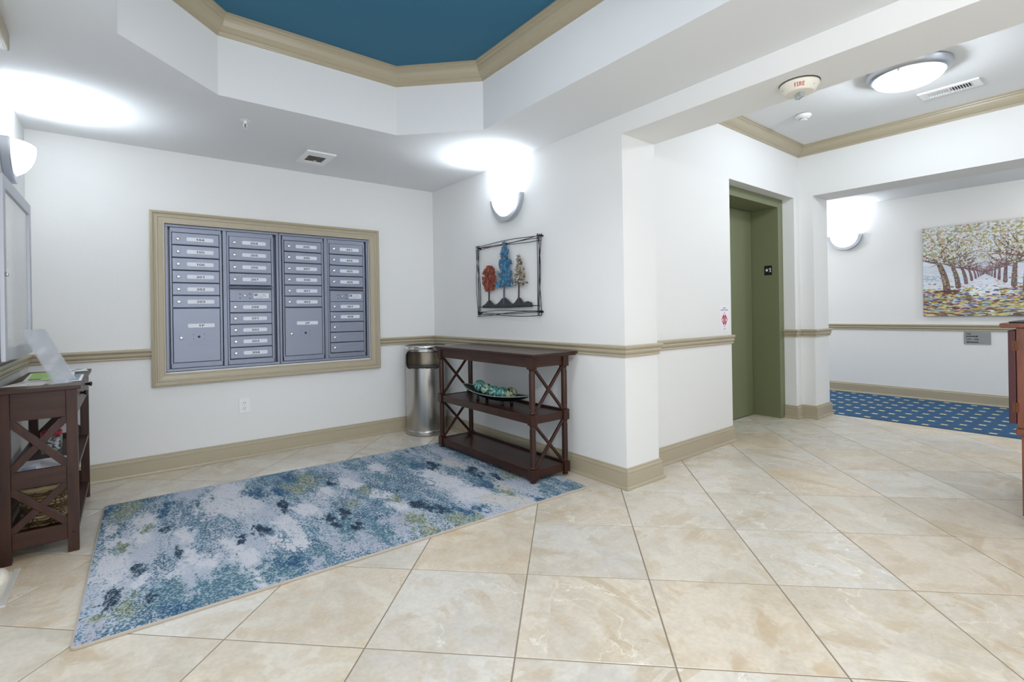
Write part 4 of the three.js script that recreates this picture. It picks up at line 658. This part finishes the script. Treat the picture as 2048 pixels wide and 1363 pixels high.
// ---------------------------------------------------------------- side table with X ends along the left wall
const SX0 = -2.992, SX1 = -2.712, SZ0 = 0.285, SZ1 = 1.246, STOP = 0.82;
{
  const t = thing('side_table', 'dark brown wooden table with X ends and drawers along the left wall', 'table');
  const W = M.wood2, zt = g => metric(g, 1.2, 'z'), yt = g => metric(g, 1.2, 'y'), L = 0.042;
  part(t, 'table_top', zt(rspan(SX0 - 0.003, SX1 + 0.014, STOP - 0.02, STOP, SZ0 - 0.03, SZ1 + 0.012, 0.003)), W);
  for (const x of [SX0, SX1 - L]) for (const z of [SZ0, SZ1 - 0.036]) part(t, 'leg', yt(rspan(x, x + L, 0, STOP - 0.02, z, z + 0.036, 0.002)), W);
  for (const [z, s] of [[SZ0, 1], [SZ1 - 0.03, 1]]) {
    part(t, 'end_apron', metric(rspan(SX0 + L, SX1 - L, 0.668, STOP - 0.02, z + 0.002, z + 0.024, 0.002), 1.2), W);
    part(t, 'end_rail', metric(rspan(SX0 + L, SX1 - L, 0.345, 0.428, z + 0.002, z + 0.024, 0.002), 1.2), W);
    part(t, 'end_rail', metric(rspan(SX0 + L, SX1 - L, 0.065, 0.142, z + 0.002, z + 0.024, 0.002), 1.2), W);
    for (const [lo, hi] of [[0.425, 0.672], [0.14, 0.348]]) for (const f of [0, 1]) part(t, 'cross_brace', yt(bar([SX0 + L - 0.008, f ? hi : lo, z + 0.012 + f * 0.003], [SX1 - L + 0.008, f ? lo : hi, z + 0.012 + f * 0.003], 0.032, 0.017, 0.002)), W);
  }
  part(t, 'back_apron', zt(rspan(SX0 + 0.004, SX0 + 0.02, 0.668, STOP - 0.02, SZ0 + 0.03, SZ1 - 0.03, 0.002)), W);
  part(t, 'front_rail', zt(rspan(SX1 - 0.024, SX1 - 0.004, 0.668, 0.684, SZ0 + 0.03, SZ1 - 0.03, 0.002)), W);
  part(t, 'shelf', zt(rspan(SX0 + 0.004, SX1 - 0.003, 0.385, 0.403, SZ0 + 0.02, SZ1 - 0.028, 0.002)), W);
  part(t, 'shelf', zt(rspan(SX0 + 0.004, SX1 - 0.003, 0.085, 0.103, SZ0 + 0.02, SZ1 - 0.028, 0.002)), W);
  const dm = (SZ0 + SZ1) / 2;
  for (const [a, b] of [[SZ0 + 0.04, dm - 0.004], [dm + 0.004, SZ1 - 0.04]]) {
    const d = part(t, 'drawer', zt(rspan(SX1 - 0.018, SX1 - 0.001, 0.688, STOP - 0.023, a, b, 0.002)), W);
    part(d, 'knob', lathe([[0, 0], [0.008, 0], [0.006, 0.008], [0.008, 0.013], [0.014, 0.02], [0.013, 0.028], [0, 0.031]], 20).rotateZ(-Math.PI / 2).translate(SX1 - 0.001, 0.75, (a + b) / 2), phys(0x1d1210, 0.2, { clearcoat: 0.6 }), 'dark turned knob');
  }
  for (const [x, y] of [[SX1 - 0.03, 0.378], [SX1 - 0.018, 0.098], [SX0 + 0.012, 0.362]]) part(t, 'bolt', lathe([[0, 0.002], [0.005, 0.002], [0.006, 0], [0, 0]], 14).rotateX(Math.PI / 2).translate(x, y, SZ1), M.black);
}
{ // things on the table top
  const sheet = (name, label, x, z, turn, w, d, y, draw, group) => { const tex = canvasTexture(256, 256, draw), g = printed(w, d, 0.002).rotateX(-Math.PI / 2).rotateY(turn).translate(x, STOP + y, z); return single(name, label, 'paper', g, std(0xffffff, 0.55, { map: tex }), group); };
  const lines = (c, n, col) => { c.fillStyle = col; for (let k = 0; k < n; k++) c.fillRect(24, 40 + k * 16, 150 + 50 * rnd(), 5); };
  sheet('flyer', 'white and lime green flyer on the table near the mailbox wall corner', -2.86, 0.62, 0.05, 0.2, 0.5, 0.0012, (c) => { c.fillStyle = '#f2f4f0'; c.fillRect(0, 0, 256, 256); c.fillStyle = '#a8cf6a'; c.fillRect(16, 6, 170, 240); c.fillStyle = '#53694a'; c.fillRect(24, 206, 60, 36); c.fillStyle = '#7d9a58'; for (let k = 0; k < 14; k++) c.fillRect(40, 20 + k * 12, 90, 3); }, 'papers on the side table');
  sheet('brochure', 'white brochure with blue photo strip on the side table', -2.77, 0.86, 0.02, 0.12, 0.36, 0.0014, (c) => { c.fillStyle = '#f3f4f6'; c.fillRect(0, 0, 256, 256); c.fillStyle = '#6f93a8'; c.fillRect(150, 10, 80, 230); c.fillStyle = '#a89aa0'; c.fillRect(160, 120, 60, 60); }, 'papers on the side table');
  sheet('leaflet', 'orange patterned leaflet lying beside the clear sign holder', -2.9, 1.02, -0.25, 0.15, 0.2, 0.0016, (c) => { c.fillStyle = '#f4f1ec'; c.fillRect(0, 0, 256, 256); for (let k = 0; k < 70; k++) { c.fillStyle = rnd() > 0.5 ? '#c8743e' : '#d8a06e'; c.fillRect(ru(0, 256), ru(0, 256), 14, 8); } lines(c, 6, '#8c8c94'); c.fillStyle = '#f6f4ef'; c.fillRect(70, 70, 130, 110); }, 'papers on the side table');
  sheet('booklet', 'booklet with blue diamond print at the far end of the side table', -2.79, 0.37, 0.1, 0.15, 0.2, 0.004, (c) => { c.fillStyle = '#eef0f2'; c.fillRect(0, 0, 256, 256); c.fillStyle = '#5d7486'; for (const [x, y] of [[70, 70], [190, 70], [130, 170]]) { c.beginPath(); c.moveTo(x, y - 50); c.lineTo(x + 50, y); c.lineTo(x, y + 50); c.lineTo(x - 50, y); c.fill(); } }, 'papers on the side table');
  // slanted clear holder
  const h = thing('sign_holder', 'slanted clear acrylic sign holder standing on the side table', 'sign holder', null, [-2.8, STOP, 1.135], 0);
  const e = new THREE.Vector3(-0.306, 0, 0.952), lean = new THREE.Vector3(-0.952 * 0.13, 0.275, -0.306 * 0.13), nn = e.clone().cross(lean).normalize();
  const acrylic = phys(new THREE.Color(0.93, 0.94, 0.95), 0.08, { transmission: 0.75, thickness: 0, ior: 1.49 });
  const slab = (w, o, a, b, t = 0.002) => { const g = new THREE.BoxGeometry(w, lean.length() * (b - a), t), m = new THREE.Matrix4().makeBasis(e, lean.clone().normalize(), nn); m.setPosition(e.clone().multiplyScalar(-w / 2).addScaledVector(lean, (a + b) / 2).addScaledVector(nn, o)); return g.applyMatrix4(m); };
  part(h, 'front_panel', slab(0.216, 0.0, 0, 1).translate(0, 0.002, 0), acrylic); part(h, 'back_panel', slab(0.216, 0.005, 0, 1).translate(0, 0.002, 0), acrylic);
  part(h, 'foot', new THREE.BoxGeometry(0.09, 0.002, 0.216).rotateY(0.31).translate(-0.012, 0.0015, -0.11), acrylic);
}
{ // middle shelf: papers and a jar with a red lid
  const y = 0.403, tex = canvasTexture(256, 256, (c) => { c.fillStyle = '#e6e6ea'; c.fillRect(0, 0, 256, 256); c.fillStyle = '#a9b6d6'; c.fillRect(30, 150, 60, 70); c.fillStyle = '#90939c'; for (let k = 0; k < 9; k++) c.fillRect(110, 40 + k * 20, 110, 6); });
  const stack = thing('paper_stack', 'stack of printed sheets on the middle shelf of the side table', 'paper', null, [-2.85, y, 1.06], 0.04);
  for (let k = 0; k < 3; k++) part(stack, 'sheet', printed(0.22, 0.26, 0.003).rotateX(-Math.PI / 2).rotateY(k * 0.05 - 0.04).translate(0, 0.0016 + k * 0.0031, 0), std(0xffffff, 0.6, { map: tex }));
  const j = thing('candy_jar', 'clear jar of wrapped candy with red lid on the middle shelf', 'jar', null, [-2.85, y, 0.76]);
  part(j, 'jar_body', lathe([[0, 0.001], [0.04, 0.001], [0.045, 0.006], [0.045, 0.095], [0.041, 0.102], [0.039, 0.102], [0.042, 0.094], [0.042, 0.008], [0, 0.005]], 40), phys(new THREE.Color(0.95, 0.97, 0.98), 0.05, { transmission: 1, thickness: 0, ior: 1.4 }));
  part(j, 'lid', lathe([[0, 0.125], [0.04, 0.125], [0.046, 0.121], [0.047, 0.103], [0.04, 0.1025], [0, 0.1025]], 40), std(0xa8122e, 0.35), 'red screw lid');
  const candies = []; for (let k = 0; k < 46; k++) { const a = rnd() * 7, r = 0.034 * Math.sqrt(rnd()); candies.push(new THREE.IcosahedronGeometry(0.007, 0).scale(1, 0.7, 1.3).rotateY(rnd() * 6).translate(Math.cos(a) * r, 0.014 + 0.07 * k / 46, Math.sin(a) * r)); }
  const cd = part(j, 'candies', merge(candies), std(0xe4e4e8, 0.3)); cd.userData.kind = 'stuff';
}
{ // woven basket on the bottom shelf
  const cx = -2.853, cz = 0.78, y0 = 0.104, hw = 0.1, hl = 0.34, hgt = 0.19, rows = 13;
  const t = thing('woven_basket', 'long woven seagrass basket on the bottom shelf of the side table', 'basket', null, [cx, y0, cz]);
  const straw = ['#a8916a', '#7d6543', '#c2ad84', '#5a4730', '#937a54'].map(c => std(new THREE.Color(c), 0.85));
  const ring = (s, grow) => { const a = s * 2 * Math.PI, n = 5, cc = Math.cos(a), ss = Math.sin(a); return [Math.sign(cc) * Math.pow(Math.abs(cc), 2 / n) * (hw * (0.86 + 0.14 * grow)), Math.sign(ss) * Math.pow(Math.abs(ss), 2 / n) * (hl * (0.9 + 0.1 * grow))]; };
  const N = 132;
  for (let r = 0; r < rows; r++) {
    const g = r / rows, pts = []; for (let k = 0; k < N; k++) { const [x, z] = ring(k / N, g), w = 1 + 0.045 * (k + r & 1 ? 1 : -1), wz = 1 + 0.013 * (k + r & 1 ? 1 : -1); pts.push([x * w, 0.01 + g * hgt + 0.002 * (k % 3 - 1), z * wz]); }
    part(t, 'weave_row', tube(pts, 0.0072, N * 2, 5, true), straw[(r * 2 + 1) % 5]);
  }
  const stakes = []; for (let k = 0; k < 66; k++) { const [a, b] = ring(k / 66, 0), [c, d] = ring(k / 66, 1); stakes.push(tube([[a, 0.004, b], [(a + c) / 2, hgt / 2, (b + d) / 2], [c, hgt + 0.006, d]], 0.004, 6, 5)); }
  part(t, 'stakes', merge(stakes), straw[3]);
  const rimPts = []; for (let k = 0; k < N; k++) { const [x, z] = ring(k / N, 1); rimPts.push([x, hgt + 0.008 + 0.002 * (k & 1), z]); }
  part(t, 'rim', tube(rimPts, 0.0115, N * 2, 7, true), straw[2]);
  part(t, 'floor_weave', rspan(-hw * 0.84, hw * 0.84, 0.0, 0.01, -hl * 0.88, hl * 0.88, 0.004), straw[1]);
  const g = printed(0.15, 0.22, 0.0015).rotateX(-Math.PI / 2).rotateZ(-0.12).translate(cx, y0 + 0.035, cz + 0.14);
  single('mail_sheet', 'loose white and blue sheet lying inside the woven basket', 'paper', g, std(0xffffff, 0.6, { map: canvasTexture(64, 64, (c) => { c.fillStyle = '#e8eaf0'; c.fillRect(0, 0, 64, 64); c.fillStyle = '#b4c0dc'; c.fillRect(8, 34, 40, 22); }) }));
}
{ // glazed notice case on the left wall
  const z0 = 0.5, z1 = 1.335, y0 = 0.952, y1 = 1.82, dp = 0.08;
  const t = thing('display_case', 'silver framed glass notice case on the left wall above the table', 'display case', null, [XL, (y0 + y1) / 2, (z0 + z1) / 2], Math.PI / 2);
  const w = (z1 - z0) / 2, h = (y1 - y0) / 2, alu = new THREE.MeshStandardMaterial({ color: new THREE.Color('#b9bcc4'), metalness: 0.25, roughness: 0.4 });
  part(t, 'case_frame', merge([rspan(-w, w, h - 0.022, h, 0, dp - 0.02, 0.003), rspan(-w, w, -h, -h + 0.022, 0, dp - 0.02, 0.003), rspan(-w, -w + 0.022, -h, h, 0, dp - 0.02, 0.003), rspan(w - 0.022, w, -h, h, 0, dp - 0.02, 0.003)]), alu);
  part(t, 'back_board', span(-w + 0.01, w - 0.01, -h + 0.01, h - 0.01, 0.002, 0.012), std(0xd9dbe0, 0.8));
  const d = part(t, 'door_frame', merge([rspan(-w + 0.004, w - 0.004, h - 0.066, h - 0.004, dp - 0.018, dp, 0.004), rspan(-w + 0.004, w - 0.004, -h + 0.004, -h + 0.066, dp - 0.018, dp, 0.004), rspan(-w + 0.004, -w + 0.056, -h + 0.06, h - 0.06, dp - 0.018, dp, 0.004), rspan(w - 0.056, w - 0.004, -h + 0.06, h - 0.06, dp - 0.018, dp, 0.004)]), alu);
  part(d, 'pane', span(-w + 0.05, w - 0.05, -h + 0.06, h - 0.06, dp - 0.012, dp - 0.008), M.glass);
  part(d, 'lock', lathe([[0, 0.012], [0.008, 0.012], [0.01, 0.009], [0.011, 0], [0, 0]], 20).rotateX(Math.PI / 2).translate(-w + 0.022, -0.03, dp), M.chrome);
  for (let k = 0; k < 26; k++) part(t, 'hinge_knuckle', new THREE.CylinderGeometry(0.004, 0.004, (2 * h - 0.04) / 26 - 0.006, 8).translate(w + 0.002, -h + 0.02 + (k + 0.5) * (2 * h - 0.04) / 26, dp - 0.014), M.nickel);
  const notice = (seedText) => canvasTexture(256, 330, (c) => { c.fillStyle = '#eceef0'; c.fillRect(0, 0, 256, 330); seedText(c); });
  const N = [[notice(c => { c.fillStyle = '#e4d9c0'; c.fillRect(20, 200, 200, 40); c.fillStyle = '#c9ccd4'; for (let k = 0; k < 8; k++) c.fillRect(30, 40 + k * 18, 180, 4); }), 0.12, 0.12, 0.3, 0.36], [notice(c => { c.fillStyle = '#9fa5b2'; c.fillRect(24, 20, 200, 6); for (let k = 0; k < 15; k++) c.fillRect(30, 44 + k * 18, 190, 4); }), -0.16, -0.2, 0.216, 0.28], [notice(c => { c.fillStyle = '#b9bdc8'; for (let k = 0; k < 12; k++) c.fillRect(36, 40 + k * 20, 150, 4); }), 0.16, -0.2, 0.216, 0.28], [notice(c => { c.fillStyle = '#d8c9a0'; c.fillRect(60, 60, 120, 50); c.fillStyle = '#aab0bc'; for (let k = 0; k < 8; k++) c.fillRect(36, 140 + k * 18, 170, 4); }), -0.2, 0.16, 0.216, 0.28]];
  for (const [m, x, y, a, b] of N) part(t, 'pinned_notice', printed(a, b, 0.001).translate(x, y, 0.0135), std(0xffffff, 0.7, { map: m }), 'white printed notice behind the glass');
}
{ // low stand base at the picture's lower left edge
  const t = thing('stand_base', 'pale plastic stand base with flat clear edge strip on the tile by the side table', 'stand base', null, [-2.955, 0, 1.5]);
  part(t, 'dome', new THREE.SphereGeometry(0.05, 28, 14, 0, Math.PI * 2, 0, Math.PI / 2).scale(0.75, 0.9, 1.5).translate(-0.02, 0.004, -0.1), M.ivory);
  part(t, 'edge_strip', rspan(0.022, 0.044, 0, 0.009, -0.18, 0.2, 0.003), phys(new THREE.Color(0.9, 0.89, 0.86), 0.2, { transmission: 0.4, thickness: 0, ior: 1.45 }));
  part(t, 'plate', rspan(-0.06, 0.024, 0, 0.005, -0.17, 0.19, 0.002), M.ivory);
}

// ---------------------------------------------------------------- wooden secretary cabinet at the right edge
{
  const t = thing('wooden_cabinet', 'reddish brown wooden secretary cabinet with hinged door beside the lobby floor', 'cabinet', null, [1.045, 0, 4.13]);
  const W = M.cherry, yt = g => metric(g, 1.5, 'y'), Wd = 0.95, Dp = 0.5;
  part(t, 'top', yt(rspan(-0.022, Wd, 1.026, 1.05, -0.062, Dp, 0.006)), W);
  part(t, 'upper_body', yt(rspan(0, Wd - 0.02, 0.515, 1.026, -0.004, Dp - 0.02, 0.003)), W);
  part(t, 'waist_moulding', yt(rspan(-0.012, Wd, 0.482, 0.515, -0.01, Dp - 0.01, 0.008)), W);
  part(t, 'lower_body', yt(rspan(0.004, Wd - 0.02, 0.07, 0.482, 0.01, Dp - 0.02, 0.003)), W);
  for (const [x, z] of [[0.004, 0.014], [Wd - 0.064, 0.014], [0.004, Dp - 0.08], [Wd - 0.064, Dp - 0.08]]) part(t, 'foot', yt(new THREE.CylinderGeometry(0.042, 0.026, 0.07, 4, 1).rotateY(Math.PI / 4).translate(x + 0.03, 0.035, z + 0.03)), W);
  const d = part(t, 'door', yt(rspan(0.002, Wd - 0.03, 0.535, 1.012, -0.034, -0.006, 0.004)), std(0x4a1f22, 0.35), 'dark red front door');
  for (const y of [0.935, 0.62]) part(d, 'hinge', merge([new THREE.CylinderGeometry(0.004, 0.004, 0.05, 12).translate(0.001, y, -0.006), span(-0.0015, 0.002, y - 0.025, y + 0.025, -0.02, 0.004)]), new THREE.MeshStandardMaterial({ color: 0x6a4028, metalness: 0.6, roughness: 0.35 }));
  single('tray', 'thin black tray edge lying on the wooden cabinet top', 'tray', rspan(1.045, 1.4, 1.0505, 1.058, 4.1, 4.185, 0.003), M.black);
  // runner of overlapping round felt petals hanging over the side
  const r = thing('table_runner', 'runner of overlapping white yellow and blue discs over the cabinet side', 'table runner', null, [1.045, 1.05, 4.36]);
  const tones = ['#e8e8e4', '#dcdfe2', '#c9c072', '#b9c6d6', '#b9cbe0', '#e6e2c8', '#d8dce0'].map(c => std(new THREE.Color(c), 0.9));
  part(r, 'runner_cloth', merge([rspan(-0.024, 0.8, 0.001, 0.004, -0.15, 0.11, 0.001), rspan(-0.027, -0.0235, -0.18, 0.004, -0.15, 0.11, 0.001)]), tones[0]);
  let n = 0; const disc = (rr) => new THREE.CylinderGeometry(rr, rr, 0.003, 28);
  for (const [y, zs, rr, tn] of [[-0.002, 1, 0.05, 0], [-0.05, 0, 0.042, 5], [-0.085, 1, 0.042, 1], [-0.12, 0, 0.044, 2], [-0.155, 1, 0.03, 4], [-0.175, 0, 0.032, 3], [-0.2, 1, 0.032, 5]]) for (let k = 0; k < 4; k++) { part(r, 'disc', disc(rr).rotateZ(Math.PI / 2 + 0.05), tones[(tn + k) % 7]).position.set(-0.03 - 0.0022 * (n++ % 4), Math.min(y, -0.05) + (y > -0.01 ? 0.03 : 0), -0.135 + zs * 0.012 + k * 0.075); }
  for (let k = 0; k < 12; k++) part(r, 'disc', disc(0.045), tones[k % 7]).position.set(0.04 + (k % 4) * 0.08, 0.006 + 0.003 * (k % 3), -0.11 + Math.floor(k / 4) * 0.08);
}
// ---------------------------------------------------------------- hand over
const renderer = new THREE.WebGLRenderer({ antialias: true });
renderer.toneMapping = THREE.LinearToneMapping;
renderer.toneMappingExposure = EXPOSURE;
renderer.shadowMap.enabled = true;
scene.traverse(o => { if (o.isLight && o.castShadow !== undefined && !o.isRectAreaLight) o.castShadow = true; });
renderer.render(scene, camera);
